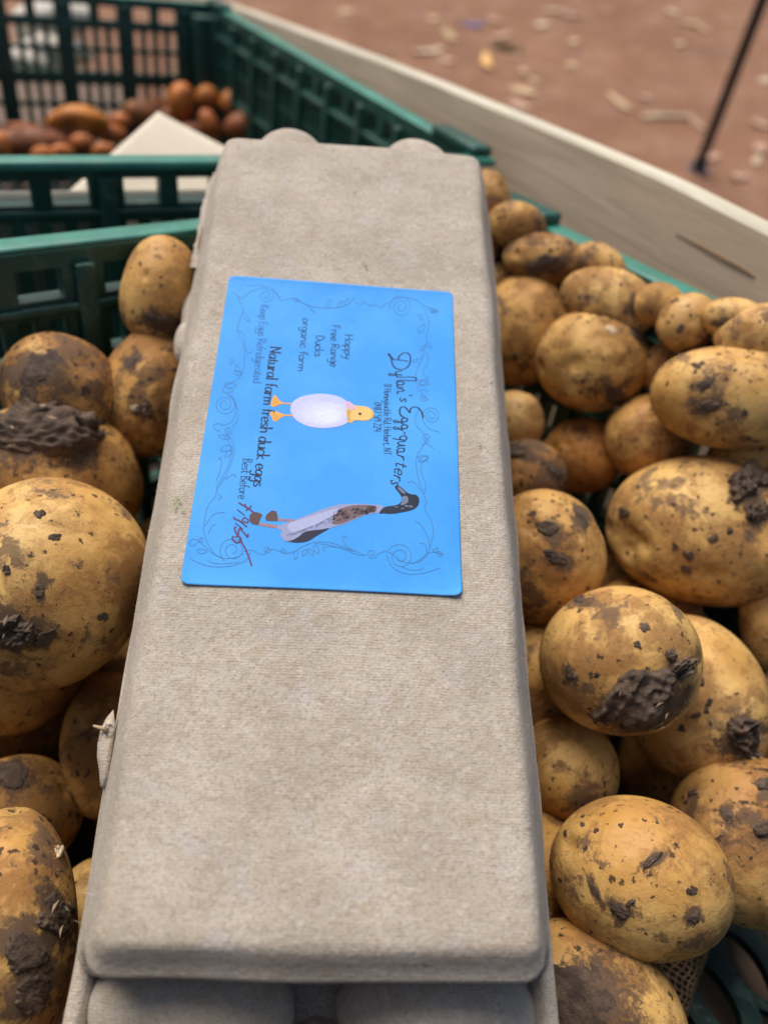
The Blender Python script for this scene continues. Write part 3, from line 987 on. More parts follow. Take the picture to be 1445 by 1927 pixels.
# ------------------------------------------------------------------ sweet potatoes in the far crate
YG = 'sweet potatoes in the far crate'
def yam(label, px, py, rx, ry, rot, hN, seed, tint, **k):
    P = world_far(0, 0, hN)
    p = hit(px, py, P, CN)
    d = float((p - CAM) @ F)
    tuber('sweet_potato', label, 'sweet potato', YG, YAM, px, py, rx, ry, rot, d, seed, tint, 0.2, None, 4, (), 0.07, True, **k)
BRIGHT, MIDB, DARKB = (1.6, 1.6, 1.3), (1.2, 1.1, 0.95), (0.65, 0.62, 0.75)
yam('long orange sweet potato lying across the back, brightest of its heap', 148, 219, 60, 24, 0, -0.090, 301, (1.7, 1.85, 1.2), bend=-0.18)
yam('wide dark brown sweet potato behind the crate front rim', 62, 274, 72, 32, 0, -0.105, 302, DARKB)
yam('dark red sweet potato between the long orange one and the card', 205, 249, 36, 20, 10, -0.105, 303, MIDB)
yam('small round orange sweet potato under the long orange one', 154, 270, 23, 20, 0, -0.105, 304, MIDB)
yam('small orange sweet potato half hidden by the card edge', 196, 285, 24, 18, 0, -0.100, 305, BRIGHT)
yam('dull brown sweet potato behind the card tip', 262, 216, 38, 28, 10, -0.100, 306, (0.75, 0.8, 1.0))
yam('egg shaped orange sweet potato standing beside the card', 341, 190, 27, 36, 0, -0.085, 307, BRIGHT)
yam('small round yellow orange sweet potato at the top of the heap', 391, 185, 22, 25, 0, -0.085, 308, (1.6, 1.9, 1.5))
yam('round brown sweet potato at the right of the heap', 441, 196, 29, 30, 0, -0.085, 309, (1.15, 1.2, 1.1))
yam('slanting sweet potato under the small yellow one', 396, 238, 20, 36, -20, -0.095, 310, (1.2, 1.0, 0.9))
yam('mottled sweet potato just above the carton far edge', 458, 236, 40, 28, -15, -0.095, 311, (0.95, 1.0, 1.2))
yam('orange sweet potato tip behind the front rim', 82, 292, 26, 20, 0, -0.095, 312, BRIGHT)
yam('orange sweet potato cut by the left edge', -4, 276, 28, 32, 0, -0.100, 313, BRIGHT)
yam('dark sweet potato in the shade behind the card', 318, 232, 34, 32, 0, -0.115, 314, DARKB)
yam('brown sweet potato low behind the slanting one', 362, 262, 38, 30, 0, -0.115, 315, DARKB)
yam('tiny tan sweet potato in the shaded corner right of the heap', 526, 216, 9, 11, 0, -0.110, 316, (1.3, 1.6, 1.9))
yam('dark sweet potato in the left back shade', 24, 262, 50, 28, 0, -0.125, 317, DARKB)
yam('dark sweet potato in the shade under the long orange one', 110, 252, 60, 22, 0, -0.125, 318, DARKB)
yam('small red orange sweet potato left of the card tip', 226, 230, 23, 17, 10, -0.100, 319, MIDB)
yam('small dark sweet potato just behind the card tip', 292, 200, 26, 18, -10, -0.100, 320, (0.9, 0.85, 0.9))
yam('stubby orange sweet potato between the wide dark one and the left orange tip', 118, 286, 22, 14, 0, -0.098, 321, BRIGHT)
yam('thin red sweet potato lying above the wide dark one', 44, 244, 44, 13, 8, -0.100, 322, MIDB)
pB = world_far(0, 0, -0.105)
sheet('paper_sheet', [hit(545, 222, pB, CN), hit(600, 246, pB, CN), hit(600, 262, pB, CN), hit(548, 240, pB, CN)], 'pinkish scrap of paper in the shaded corner of the far crate', simple('pink_paper', (0.5, 0.36, 0.29), 0.9), 6, 0.001, 12, 'paper scrap')

def crs(pts, per=6, closed=False):
    """Catmull-Rom through 2-D points"""
    P = [np.array(p, float) for p in pts]
    if len(P) < 3:
        return P
    out = []
    n = len(P)
    for i in range(n if closed else n - 1):
        p1, p2 = P[i], P[(i + 1) % n]
        p0 = P[i - 1] if (closed or i > 0) else 2 * p1 - p2
        p3 = P[(i + 2) % n] if (closed or i + 2 < n) else 2 * p2 - p1
        for k in range(per):
            t_ = k / per
            out.append(0.5 * ((2 * p1) + (p2 - p0) * t_ + (2 * p0 - 5 * p1 + 4 * p2 - p3) * t_ ** 2 + (3 * p1 - p0 - 3 * p2 + p3) * t_ ** 3))
    if not closed:
        out.append(P[-1])
    return out

# ------------------------------------------------------------------ egg carton
CM = frame(_W, _L, _N, CBL + _W * 0.0515 - _L * 0.143 - _N * 0.068)
def cl(wl):                                       # lid coordinates (w, l, n) -> carton local
    return (wl[0] - 0.0515, wl[1] + 0.143, wl[2] + 0.068)
def px2wl(x, y):
    p = hit(x, y, CBL, _N) - CBL
    return p @ _W, p @ _L
carton = thing('egg_carton', 'grey brown pulp egg carton with a blue sticker on its lid', 'egg carton', CM)
g_lid = Fourier(71, 25, 90)
g_lid2 = Fourier(72, 120, 420)
def stk_h(w_, l_):
    return lid_h(w_, l_, 0.0) + 0.00010
def lid_h(w_, l_, fine=1.0):
    P = np.c_[np.atleast_1d(w_), np.atleast_1d(l_), np.zeros(np.size(w_))]
    h = 0.00042 * g_lid(P) + fine * 0.00008 * g_lid2(P)
    h += 0.0006 - 0.0009 * ((P[:, 0] - 0.0515) / 0.05) ** 2 * 0.6
    h -= 0.00022 * np.exp(-((P[:, 0] - 0.0985) / 0.0006) ** 2)
    return h
def ring_solid(name, rings, n_side, m_side, parent, mat, hfun=None, flat_rings=26, cap=True):
    """rings: (w0,w1,l0,l1,n,corner radius) from top outline outwards; the top is filled by shrinking the first ring"""
    per = []
    for k in range(n_side): per.append((-1 + 2 * k / n_side, -1))
    for k in range(m_side): per.append((1, -1 + 2 * k / m_side))
    for k in range(n_side): per.append((1 - 2 * k / n_side, 1))
    for k in range(m_side): per.append((-1, 1 - 2 * k / m_side))
    M_ = len(per)
    def loop(w0, w1, l0, l1, n, r):
        cx, cy, hx, hy = (w0 + w1) / 2, (l0 + l1) / 2, (w1 - w0) / 2, (l1 - l0) / 2
        out = []
        for s, t_ in per:
            x, y = s * hx, t_ * hy
            ax, ay = abs(x), abs(y)
            if ax > hx - r and ay > hy - r:
                dx, dy = ax - (hx - r), ay - (hy - r)
                d = math.hypot(dx, dy)
                m = max(dx, dy)
                k = (m / d) if d > 1e-9 else 1
                ax, ay = hx - r + dx * k, hy - r + dy * k
                x, y = math.copysign(ax, x), math.copysign(ay, y)
            out.append((cx + x, cy + y, n))
        return out
    v, f = [], []
    first = rings[0]
    loops = []
    if cap:
        cx, cy = (first[0] + first[1]) / 2, (first[2] + first[3]) / 2
        for k in range(1, flat_rings):
            s = k / flat_rings
            base = loop(*first)
            loops.append([(cx + (p[0] - cx) * s, cy + (p[1] - cy) * s, p[2]) for p in base])
    for r in rings:
        loops.append(loop(*r))
    for L_ in loops:
        v += L_
    V = np.array(v)
    if hfun is not None:
        V = hfun(V, len(loops), M_)
    for k in range(len(loops) - 1):
        for i in range(M_):
            a, b_ = k * M_ + i, k * M_ + (i + 1) % M_
            f.append((a, a + M_, b_ + M_, b_))
    if cap:
        # close the middle with a strip
        c = len(V)
        cx, cy = V[:M_, 0].mean(), V[:M_, 1].mean()
        V = np.vstack([V, [cx, cy, V[:M_, 2].mean()]])
        for i in range(M_):
            f.append((c, i, (i + 1) % M_))
    return mesh_obj(name, [cl(p) for p in V], f, mat, parent)

def lid():
    R_ = []
    # n, outward offsets: left, right, front, back, corner radius
    # height, then outward offsets: left, right, front, back, corner radius
    prof = [(0.0, -0.0036, -0.0026, -0.0020, -0.0018, 0.0025), (-0.0004, -0.0014, -0.0010, -0.0006, -0.0006, 0.0030), (-0.0014, 0.0004, 0.0003, 0.0006, 0.0, 0.0040),
            (-0.0034, 0.0016, 0.0013, 0.0023, 0.0008, 0.005), (-0.0056, 0.0026, 0.0021, 0.0042, 0.0014, 0.006), (-0.0062, 0.0029, 0.0024, 0.0052, 0.0016, 0.006),
            (-0.0070, 0.0032, 0.0027, 0.0060, 0.0018, 0.006), (-0.0082, 0.0037, 0.0031, 0.0058, 0.0020, 0.006), (-0.0098, 0.0043, 0.0036, 0.0046, 0.0022, 0.006),
            (-0.018, 0.0073, 0.0063, 0.0044, 0.003, 0.007), (-0.0255, 0.0098, 0.0088, 0.0048, 0.004, 0.007), (-0.0280, 0.0104, 0.0094, 0.0050, 0.0045, 0.007),
            (-0.0288, 0.0111, 0.0101, 0.0056, 0.005, 0.007), (-0.0304, 0.0113, 0.0103, 0.0058, 0.005, 0.007), (-0.0316, 0.0111, 0.0101, 0.0056, 0.005, 0.007), (-0.0318, 0.0090, 0.0080, 0.0044, 0.003, 0.006)]
    W0, W1, L0, L1 = 0.0008, 0.1022, -0.2852, 0.0
    for n, a, b_, c, d, r in prof:
        R_.append((W0 - a, W1 + b_, L0 - c, L1 + d, n, r))
    def hf(V, nl, M_):
        k = np.arange(len(V)) // M_
        fade = np.clip((nl - k) / 8.0, 0, 1)
        V[:, 2] += lid_h(V[:, 0], V[:, 1]) * np.where(k < nl - len(prof) + 3, 1, fade * 0.4)
        g = Fourier(75, 60, 260)
        e = g(V) * 0.00028
        side = np.where(k >= nl - len(prof) + 2, 1.0, 0.0)
        V[:, 0] += e * side
        V[:, 1] += Fourier(76, 60, 260)(V) * 0.00028 * side
        return V
    return ring_solid('lid', R_, 64, 150, carton, PULP, hf)
lid()

def dome(name, c, r, parent, mat, n=28, seed=1):
    g = Fourier(seed, 2, 6)
    V = ICO4 * (1 + 0.02 * g(ICO4))[:, None] * np.array(r) + np.array(c)
    return mesh_obj(name, [cl(p) for p in V], ICOF4, mat, parent)
for wc in (0.0247, 0.0772):
    dome('end_lobe', (wc, 0.0005, -0.0098), (0.0150, 0.0165, 0.0092), carton, PULP, seed=int(wc * 1e4))

def tray():
    # flange and scalloped cups below the lid
    n, m = 96, 240
    W0, W1, L0, L1 = -0.0096, 0.1116, -0.3120, 0.006
    prof = [(-0.0500, -0.020), (-0.0490, -0.0075), (-0.0400, -0.0040), (-0.0326, -0.0024), (-0.0320, -0.0008), (-0.0324, 0.0014), (-0.0336, 0.0018), (-0.0350, 0.0006), (-0.040, 0.0), (-0.050, -0.002), (-0.058, -0.006), (-0.065, -0.013), (-0.068, -0.022)]
    def hf(V, nl, M_):
        k = np.arange(len(V)) // M_
        lev = np.clip((k - 6) / 3.0, 0, 1)
        onl = (np.abs(V[:, 0] - 0.051) > 0.05)
        ph = np.cos((V[:, 1] + 0.02) * 2 * math.pi / 0.0485)
        s = np.sign(V[:, 0] - 0.051)
        V[:, 0] += np.where(onl, s * (0.0045 * ph - 0.001) * lev, 0)
        onf = V[:, 1] < L0 + 0.03
        phf = np.cos((V[:, 0] - 0.026) * 2 * math.pi / 0.051)
        V[:, 1] -= np.where(onf, (0.0095 * phf - 0.0010) * lev, 0)
        e = Fourier(78, 80, 300)(V) * 0.0003
        V[:, 0] += e
        V[:, 1] += e
        return V
    R_ = [(W0 - o, W1 + o, L0 - o, L1 + o, z, 0.008) for z, o in prof]
    return ring_solid('tray', R_, n, m, carton, PULP, hf, cap=False)
tray()
# two rounded egg cups that show under the front overhang of the lid, and one bulging out on the left
for c_, r_ in (((0.0190, -0.2980, -0.0420), (0.0270, 0.0170, 0.0200)), ((0.0835, -0.2980, -0.0425), (0.0270, 0.0170, 0.0195)),
               ((-0.0112, -0.074, -0.040), (0.0050, 0.0100, 0.0070)), ((-0.0105, -0.052, -0.042), (0.0055, 0.020, 0.006))):
    dome('egg_cup', c_, r_, carton, PULP, seed=int(abs(c_[1]) * 1e4))

# torn tab with a drop of water on the left edge
def tab():
    def P(x, y, n):
        a, b_ = px2wl(x, y)
        k = (0.2075 - n) / 0.2075
        return np.array([0.0505 + (a - 0.0505) * k, -0.2881 + (b_ + 0.2881) * k, n])
    rim = [(214, 1335), (200, 1352), (190, 1372), (184, 1400), (183, 1425), (187, 1450), (189, 1478), (196, 1487), (204, 1470), (212, 1420), (218, 1370)]
    v, f = [], []
    for s, dz in ((1.0, -0.0262), (1.0, -0.0250), (0.6, -0.0236), (0.0, -0.0232)):
        for (x, y) in rim:
            v.append(P(203 + (x - 203) * s, 1412 + (y - 1412) * s, dz))
    k = len(rim)
    for r in range(3):
        for i in range(k):
            f.append((r * k + i, r * k + (i + 1) % k, (r + 1) * k + (i + 1) % k, (r + 1) * k + i))
    o = mesh_obj('torn_tab', [cl(p) for p in v], f, PULP, carton)
    b0, b1 = P(204, 1374, -0.0235), P(176, 1366, -0.022)
    vv, ff = [], []
    for t_, r in ((0, 0.0009), (0.5, 0.0006), (1, 0.00035)):
        c = b0 + (b1 - b0) * t_
        for q in range(6):
            a = q * math.pi / 3
            vv.append(c + np.array([0, math.cos(a), math.sin(a)]) * r)
    for r in range(2):
        for q in range(6):
            ff.append((r * 6 + q, r * 6 + (q + 1) % 6, r * 6 + 6 + (q + 1) % 6, r * 6 + 6 + q))
    ff.append(tuple(range(12, 18)))
    mesh_obj('paper_sliver', [cl(p) for p in vv], ff, FLAKE, o)
    m, nt_, b = new_mat('water')
    b.inputs['Transmission Weight'].default_value = 1.0
    b.inputs['Roughness'].default_value = 0.02
    b.inputs['IOR'].default_value = 1.33
    c = P(205, 1373, -0.0228)
    mesh_obj('water_drop', [cl(c + p * np.array([0.0013, 0.0016, 0.0012])) for p in ICO4], ICOF4, m, o)
tab()

def flap():
    def P(x, y, n):
        a, b_ = px2wl(x, y)
        k = (0.2075 - n) / 0.2075
        return np.array([0.0505 + (a - 0.0505) * k, -0.2881 + (b_ + 0.2881) * k, n])
    edge = crs([(402, 325), (390, 355), (380, 390), (374, 425), (366, 462), (360, 490), (358, 503)], 6)
    rs_ = np.random.default_rng(12)
    v, f = [], []
    for i, e in enumerate(edge):
        j = rs_.uniform(-1.6, 1.6)
        for dx, n in ((j, -0.0300), (j, -0.0288), (6, -0.0272), (16, -0.0262), (34, -0.0262), (34, -0.0300)):
            v.append(P(e[0] + dx, e[1], n))
    for i in range(len(edge) - 1):
        for k in range(6):
            a, b_ = i * 6 + k, i * 6 + (k + 1) % 6
            f.append((a, b_, b_ + 6, a + 6))
    f += [tuple(range(5, -1, -1)), tuple((len(edge) - 1) * 6 + k for k in range(6))]
    o = mesh_obj('tray_lip', [cl(p) for p in v], f, PULP, carton, False)
    o['label'] = 'ragged grey lip of the lower tray showing beside the lid'
    tear = [(381, 425), (378, 438), (374, 452), (372, 468), (377, 474), (381, 455), (385, 438)]
    v = [P(x, y, -0.0245) for x, y in tear] + [P(x, y, -0.0262) for x, y in tear]
    k = len(tear)
    f = [tuple(range(k - 1, -1, -1)), tuple(range(k, 2 * k))] + [(i, (i + 1) % k, k + (i + 1) % k, k + i) for i in range(k)]
    mesh_obj('torn_edge', [cl(p) for p in v], f, simple('brown_tear', (0.16, 0.10, 0.06), 0.95), carton, False)
flap()

# loose paper fibres along the lid edges
def fibres():
    rs = np.random.default_rng(3)
    v, f = [], []
    for _ in range(420):
        side = rs.integers(0, 2)
        l_ = rs.uniform(-0.29, -0.01)
        n_ = rs.uniform(-0.030, -0.002)
        w_ = (-0.0005 - 0.0095 * (-n_ / 0.03)) if side == 0 else (0.1022 + 0.009 * (-n_ / 0.03))
        c = np.array([w_, l_, n_])
        d = nz(np.array([-1.0 if side == 0 else 1.0, 0, 0]) * rs.uniform(0.4, 1) + rs.normal(size=3) * 0.7)
        L_ = rs.uniform(0.0006, 0.0024)
        q = nz(np.cross(d, rs.normal(size=3)))
        q2 = np.cross(d, q)
        rr = rs.uniform(0.00003, 0.00007)
        b0 = len(v)
        cu = rs.normal(size=3) * 0.0004
        for t_ in (0, 0.5, 1):
            p = c + d * L_ * t_ + cu * t_ * t_
            for a in (0, 2.09, 4.19):
                v.append(cl(p + (q * math.cos(a) + q2 * math.sin(a)) * rr * (1.1 - t_ * 0.7)))
        for r in range(2):
            for k in range(3):
                f.append((b0 + r * 3 + k, b0 + r * 3 + (k + 1) % 3, b0 + r * 3 + 3 + (k + 1) % 3, b0 + r * 3 + 3 + k))
    o = mesh_obj('paper_fibre', v, f, simple('fibre', (0.62, 0.54, 0.44), 0.9), carton)
    o['kind'] = 'stuff'
fibres()

# ------------------------------------------------------------------ sticker and its print
def sticker_material():
    m, nt, b = new_mat('blue_sticker')
    t = NT(nt)
    v = t.obj()
    c = t.mix(t.smooth(t.noise(v, 38, 5, 0.6), 0.35, 0.68), (0.044, 0.315, 0.80), (0.068, 0.370, 0.86))
    c = t.mix(t.math('MULTIPLY', t.smooth(t.noise(v, 2600, 2, 0.7), 0.48, 0.68), 0.34), c, (0.03, 0.24, 0.72))
    nt.links.new(c, b.inputs['Base Color'])
    b.inputs['Roughness'].default_value = 0.62
    b.inputs['Specular IOR Level'].default_value = 0.25
    nt.links.new(t.bump(t.noise(v, 1400, 3, 0.6), 0.15, 0.0004), b.inputs['Normal'])
    return m
BLUE = sticker_material()
EDGE = simple('sticker_edge', (0.75, 0.78, 0.85), 0.7)
SC = [px2wl(*p) for p in ((432, 522), (852, 550), (869, 1124), (340, 1103))]
def sticker():
    n, m = 48, 64
    c = [np.array(p) for p in SC]
    v, f = [], []
    def pos(s, t_):
        # rounded corners: pull the extreme corners in
        hx, hy, r = 0.0398, 0.0596, 0.0022
        x, y = (s - 0.5) * 2 * hx, (t_ - 0.5) * 2 * hy
        ax, ay = abs(x), abs(y)
        if ax > hx - r and ay > hy - r:
            dx, dy = ax - hx + r, ay - hy + r
            d = math.hypot(dx, dy)
            if d > 1e-9:
                k = max(dx, dy) / d
                x, y = math.copysign(hx - r + dx * k, x), math.copysign(hy - r + dy * k, y)
        s, t_ = x / (2 * hx) + 0.5, y / (2 * hy) + 0.5
        return (1 - s) * (1 - t_) * c[0] + s * (1 - t_) * c[1] + s * t_ * c[2] + (1 - s) * t_ * c[3]
    def warp(q):                                   # concentrate vertices at the borders
        return q
    ss = [0, 0.006, 0.014, 0.026] + list(np.linspace(0.05, 0.95, n)) + [0.974, 0.986, 0.994, 1]
    tt = [0, 0.004, 0.010, 0.018] + list(np.linspace(0.04, 0.96, m)) + [0.982, 0.990, 0.996, 1]
    a, b_ = len(ss), len(tt)
    P = np.array([pos(s, t_) for s in ss for t_ in tt])
    H = stk_h(P[:, 0], P[:, 1])
    # bottom edge lifts a hair from the board
    T = np.array([t_ for s in ss for t_ in tt])
    Sx = np.array([s for s in ss for t_ in tt])
    lift = 0.0004 * np.clip((T - 0.97) / 0.03, 0, 1) ** 2 + 0.0003 * np.clip((0.03 - T) / 0.03, 0, 1) ** 2
    lift += 0.0010 * np.clip((T + Sx - 1.90) / 0.10, 0, 1) ** 2 + 0.0007 * np.clip((T - Sx - 0.91) / 0.09, 0, 1) ** 2
    for k, dz in ((0, 0.00018), (1, 0.00002)):
        for p, h, lf in zip(P, H, lift):
            v.append(cl((p[0], p[1], h + dz + lf)))
    N0 = a * b_
    mi = []
    for i in range(a - 1):
        for j in range(b_ - 1):
            q = i * b_ + j
            f.append((q, q + 1, q + b_ + 1, q + b_)); mi.append(0)
    for i in range(a - 1):
        for q, q2 in ((i * b_, (i + 1) * b_), ((i + 1) * b_ + b_ - 1, i * b_ + b_ - 1)):
            f.append((q, q2, q2 + N0, q + N0)); mi.append(1)
    for j in range(b_ - 1):
        for q, q2 in ((j + 1, j), ((a - 1) * b_ + j, (a - 1) * b_ + j + 1)):
            f.append((q, q2, q2 + N0, q + N0)); mi.append(1)
    return mesh_obj('sticker', v, f, [BLUE, EDGE], carton, True, mi)
STK = sticker()

class Ink:
    """flat print on the sticker: strokes and fills given in photo pixels and laid on the sticker plane"""
    def __init__(s, ox, oy, sc):
        s.o, s.sc = (ox, oy), sc
        s.v, s.f, s.m = [], [], []
    def w(s, p):
        return px2wl(s.o[0] + p[0] / s.sc, s.o[1] + p[1] / s.sc)
    def add(s, P, faces, z, mi):
        P = np.array(P)
        H = stk_h(P[:, 0], P[:, 1]) + 0.00023 + z * 0.00002
        b0 = len(s.v)
        s.v += [cl((p[0], p[1], h)) for p, h in zip(P, H)]
        s.f += [tuple(b0 + i for i in q) for q in faces]
        s.m += [mi] * len(faces)
    def stroke(s, pts, wd, z=0, mi=0, smooth=True, nib=None, plane=False, taper=False):
        q = crs(pts) if smooth else [np.array(p, float) for p in pts]
        if not plane:
            q = [np.array(s.w(p)) for p in q]
        q = [q[0]] + [b_ for a, b_ in zip(q, q[1:]) if np.linalg.norm(b_ - a) > 1e-6]
        if len(q) < 2:
            return
        r_ = [q[0]]
        for a, b_ in zip(q, q[1:]):
            m_ = max(1, int(np.linalg.norm(b_ - a) / 0.0007))
            r_ += [a + (b_ - a) * (k + 1) / m_ for k in range(m_)]
        q = r_
        L_, P = len(q), []
        for i, p in enumerate(q):
            d = q[min(i + 1, L_ - 1)] - q[max(i - 1, 0)]
            d = d / (np.linalg.norm(d) + 1e-12)
            n = np.array([-d[1], d[0]])
            h = wd / 2
            if nib is not None:
                h *= 0.58 + 0.62 * abs(d @ nib)
            if taper:
                h *= 0.35 + 0.65 * math.sin(math.pi * min(1, (i + 0.5) / L_)) ** 0.5
            P += [p + n * h, p - n * h]
        s.add(P, [(2 * i, 2 * i + 2, 2 * i + 3, 2 * i + 1) for i in range(L_ - 1)], z, mi)
    def fill(s, pts, z, mi, smooth=True):
        q = crs(pts, 4, True) if smooth else pts
        P = [s.w(p) for p in q]
        tri = tessellate_polygon([[Vector((p[0], p[1], 0)) for p in P]])
        tri2 = []
        for a, b_, c in tri:
            cr = (P[b_][0] - P[a][0]) * (P[c][1] - P[a][1]) - (P[b_][1] - P[a][1]) * (P[c][0] - P[a][0])
            tri2.append((a, b_, c) if cr > 0 else (a, c, b_))
        s.add(P, tri2, z, mi)
    def build(s, name, mats):
        return mesh_obj(name, s.v, s.f, mats, STK, False, s.m)

def ink(name, col, rough=0.6):
    return simple(name, col, rough, 0.05, 900, spec=0.2)
BLACK = ink('black_ink', (0.018, 0.030, 0.060))
NAVY = ink('soft_black_ink', (0.020, 0.070, 0.17))
GREYL = ink('grey_line_ink', (0.060, 0.215, 0.47))
PEN = ink('pen_ink', (0.12, 0.055, 0.14))

# --- skeleton alphabet: x right, y up, cap height 1, x-height 0.55
G = {
 'a': (.50, [[(.42, .5), (.2, .55), (.05, .35), (.1, .05), (.28, .03), (.42, .3)], [(.43, .55), (.42, .15), (.5, .0)]]),
 'b': (.48, [[(.08, 1), (.07, .0)], [(.07, .3), (.25, .55), (.42, .4), (.38, .08), (.2, .0), (.07, .12)]]),
 'c': (.42, [[(.38, .45), (.22, .55), (.05, .35), (.08, .08), (.25, .0), (.4, .1)]]),
 'd': (.50, [[(.4, .42), (.22, .55), (.05, .35), (.08, .05), (.25, .02), (.4, .22)], [(.42, 1), (.42, .0)]]),
 'e': (.45, [[(.06, .27), (.38, .30), (.34, .5), (.2, .55), (.05, .35), (.1, .06), (.26, .0), (.4, .1)]]),
 'f': (.34, [[(.36, .95), (.24, 1.), (.15, .85), (.14, .0)], [(.02, .52), (.3, .54)]]),
 'g': (.48, [[(.4, .48), (.22, .55), (.05, .35), (.1, .08), (.26, .06), (.4, .3)], [(.42, .55), (.42, -.2), (.28, -.4), (.08, -.3)]]),
 'h': (.50, [[(.08, 1), (.07, .0)], [(.07, .3), (.25, .55), (.40, .42), (.42, .0)]]),
 'i': (.20, [[(.1, .55), (.1, .0)], [(.1, .78), (.11, .82)]]),
 'k': (.45, [[(.08, 1), (.07, .0)], [(.38, .55), (.09, .25), (.42, .0)]]),
 'l': (.20, [[(.1, 1), (.1, .0)]]),
 'm': (.72, [[(.07, .55), (.07, .0)], [(.07, .32), (.22, .55), (.34, .42), (.35, .0)], [(.35, .32), (.5, .55), (.62, .42), (.64, .0)]]),
 'n': (.50, [[(.07, .55), (.07, .0)], [(.07, .3), (.25, .55), (.40, .42), (.42, .0)]]),
 'o': (.48, [[(.24, .55), (.06, .4), (.08, .08), (.26, .0), (.42, .2), (.38, .48), (.24, .55)]]),
 'p': (.48, [[(.08, .55), (.07, -.4)], [(.07, .3), (.25, .55), (.42, .4), (.38, .08), (.2, .0), (.07, .15)]]),
 'q': (.48, [[(.4, .48), (.22, .55), (.05, .35), (.1, .05), (.26, .03), (.4, .3)], [(.42, .55), (.42, -.4)]]),
 'r': (.36, [[(.07, .55), (.07, .0)], [(.07, .3), (.2, .52), (.35, .52)]]),
 's': (.40, [[(.34, .48), (.18, .55), (.07, .43), (.2, .3), (.34, .16), (.2, .0), (.05, .08)]]),
 't': (.34, [[(.15, .8), (.14, .1), (.24, .0), (.33, .08)], [(.02, .54), (.31, .55)]]),
 'u': (.50, [[(.07, .55), (.07, .15), (.2, .0), (.38, .14), (.42, .55)], [(.42, .55), (.43, .0)]]),
 'y': (.46, [[(.06, .55), (.1, .22), (.24, .14), (.38, .3)], [(.42, .55), (.38, .0), (.26, -.35), (.08, -.35)]]),
 'H': (.60, [[(.08, 1), (.07, 0)], [(.5, 1), (.5, 0)], [(.07, .5), (.5, .52)]]),
 'F': (.50, [[(.08, 1), (.08, 0)], [(.06, .98), (.46, 1)], [(.08, .55), (.38, .56)]]),
 'R': (.56, [[(.08, 1), (.07, 0)], [(.06, .95), (.3, 1.), (.46, .78), (.32, .55), (.08, .5)], [(.2, .5), (.5, 0)]]),
 'D': (.58, [[(.08, 1), (.08, 0)], [(.06, .98), (.32, .92), (.5, .55), (.38, .12), (.06, .02)]]),
 'K': (.54, [[(.08, 1), (.07, 0)], [(.46, 1), (.09, .45), (.5, 0)]]),
 'E': (.50, [[(.44, .98), (.08, 1), (.08, 0), (.46, .02)], [(.08, .52), (.38, .54)]]),
 'B': (.54, [[(.08, 1), (.08, 0)], [(.06, .98), (.34, .96), (.4, .72), (.1, .55), (.42, .42), (.44, .12), (.06, .01)]]),
 'N': (.66, [[(.08, 0), (.08, 1), (.54, 0), (.54, 1)]]),
 'T': (.52, [[(.03, 1), (.5, 1)], [(.27, 1), (.27, 0)]]),
 '0': (.50, [[(.25, 1), (.07, .7), (.09, .2), (.25, 0), (.43, .3), (.41, .75), (.25, 1)]]),
 '1': (.24, [[(.12, 1), (.12, 0)]]),
 '2': (.48, [[(.07, .78), (.24, 1), (.4, .78), (.24, .4), (.06, .02), (.44, .03)]]),
 '3': (.46, [[(.07, .92), (.28, 1), (.38, .76), (.18, .55), (.4, .35), (.3, .03), (.06, .06)]]),
 '4': (.50, [[(.1, 1), (.07, .42), (.44, .44)], [(.38, .95), (.38, 0)]]),
 '5': (.46, [[(.4, 1), (.1, .98), (.08, .58), (.3, .6), (.4, .3), (.26, .02), (.06, .06)]]),
 '7': (.46, [[(.05, .98), (.42, 1), (.18, 0)]]),
 '8': (.48, [[(.38, .85), (.24, 1), (.1, .8), (.36, .3), (.24, 0), (.08, .2), (.38, .8)]]),
 '9': (.48, [[(.4, .75), (.22, .5), (.08, .75), (.24, 1), (.4, .8), (.36, 0)]]),
 ',': (.20, [[(.12, .06), (.07, -.18)]]),
 '-': (.35, [[(.05, .35), (.3, .36)]]),
 "'": (.15, [[(.08, 1), (.07, .8)]]),
 ' ': (.30, []),
}
SHARP = set('HFKEN T,1-')
def text(I, s, p0, p1, cap, wd, mi=0, serif=False, z=1, jitter=0.0, seed=0, slant=0.0):
    """lay s along the baseline from photo point p0 to p1; cap = capital height in metres"""
    a, b_ = np.array(I.w(p0)), np.array(I.w(p1))
    ex = b_ - a
    L_ = np.linalg.norm(ex)
    ex = ex / L_
    ey = np.array([-ex[1], ex[0]])
    rs = random.Random(seed)
    tot = sum(G[c][0] for c in s)
    kx = L_ / tot
    x = 0.0
    nb = ex
    for c in s:
        adv, sts = G[c]
        jy = rs.uniform(-jitter, jitter)
        for st in sts:
            pts = [a + ex * ((x + q[0]) * kx + slant * q[1] * cap) + ey * (q[1] + jy) * cap for q in st]
            if len(pts) > 2 and c not in SHARP:
                pts = crs(pts, 4)
            elif len(pts) > 2:
                pts = [np.array(p) for p in pts]
            if serif:
                # thick verticals, thin curves and horizontals
                q = [pts[0]]
                I.stroke(pts, wd, z, mi, False, ey, True)
                if len(st) == 2 and abs(st[0][0] - st[1][0]) < 0.03:
                    for e in st:
                        if e[1] in (0, 0.0, 1, .55, -.4):
                            hw = 0.07
                            off = -0.04 if e[1] > 0 else 0
                            q0 = a + ex * (x + e[0] - hw * (1.2 if e[1] > 0 else 1)) * kx + ey * e[1] * cap
                            q1 = a + ex * (x + e[0] + hw * (0.2 if e[1] > 0 else 1)) * kx + ey * e[1] * cap
                            I.stroke([q0, q1], wd * 0.55, z, mi, False, None, True)
            else:
                I.stroke(pts, wd, z, mi, False, None, True)
        x += adv

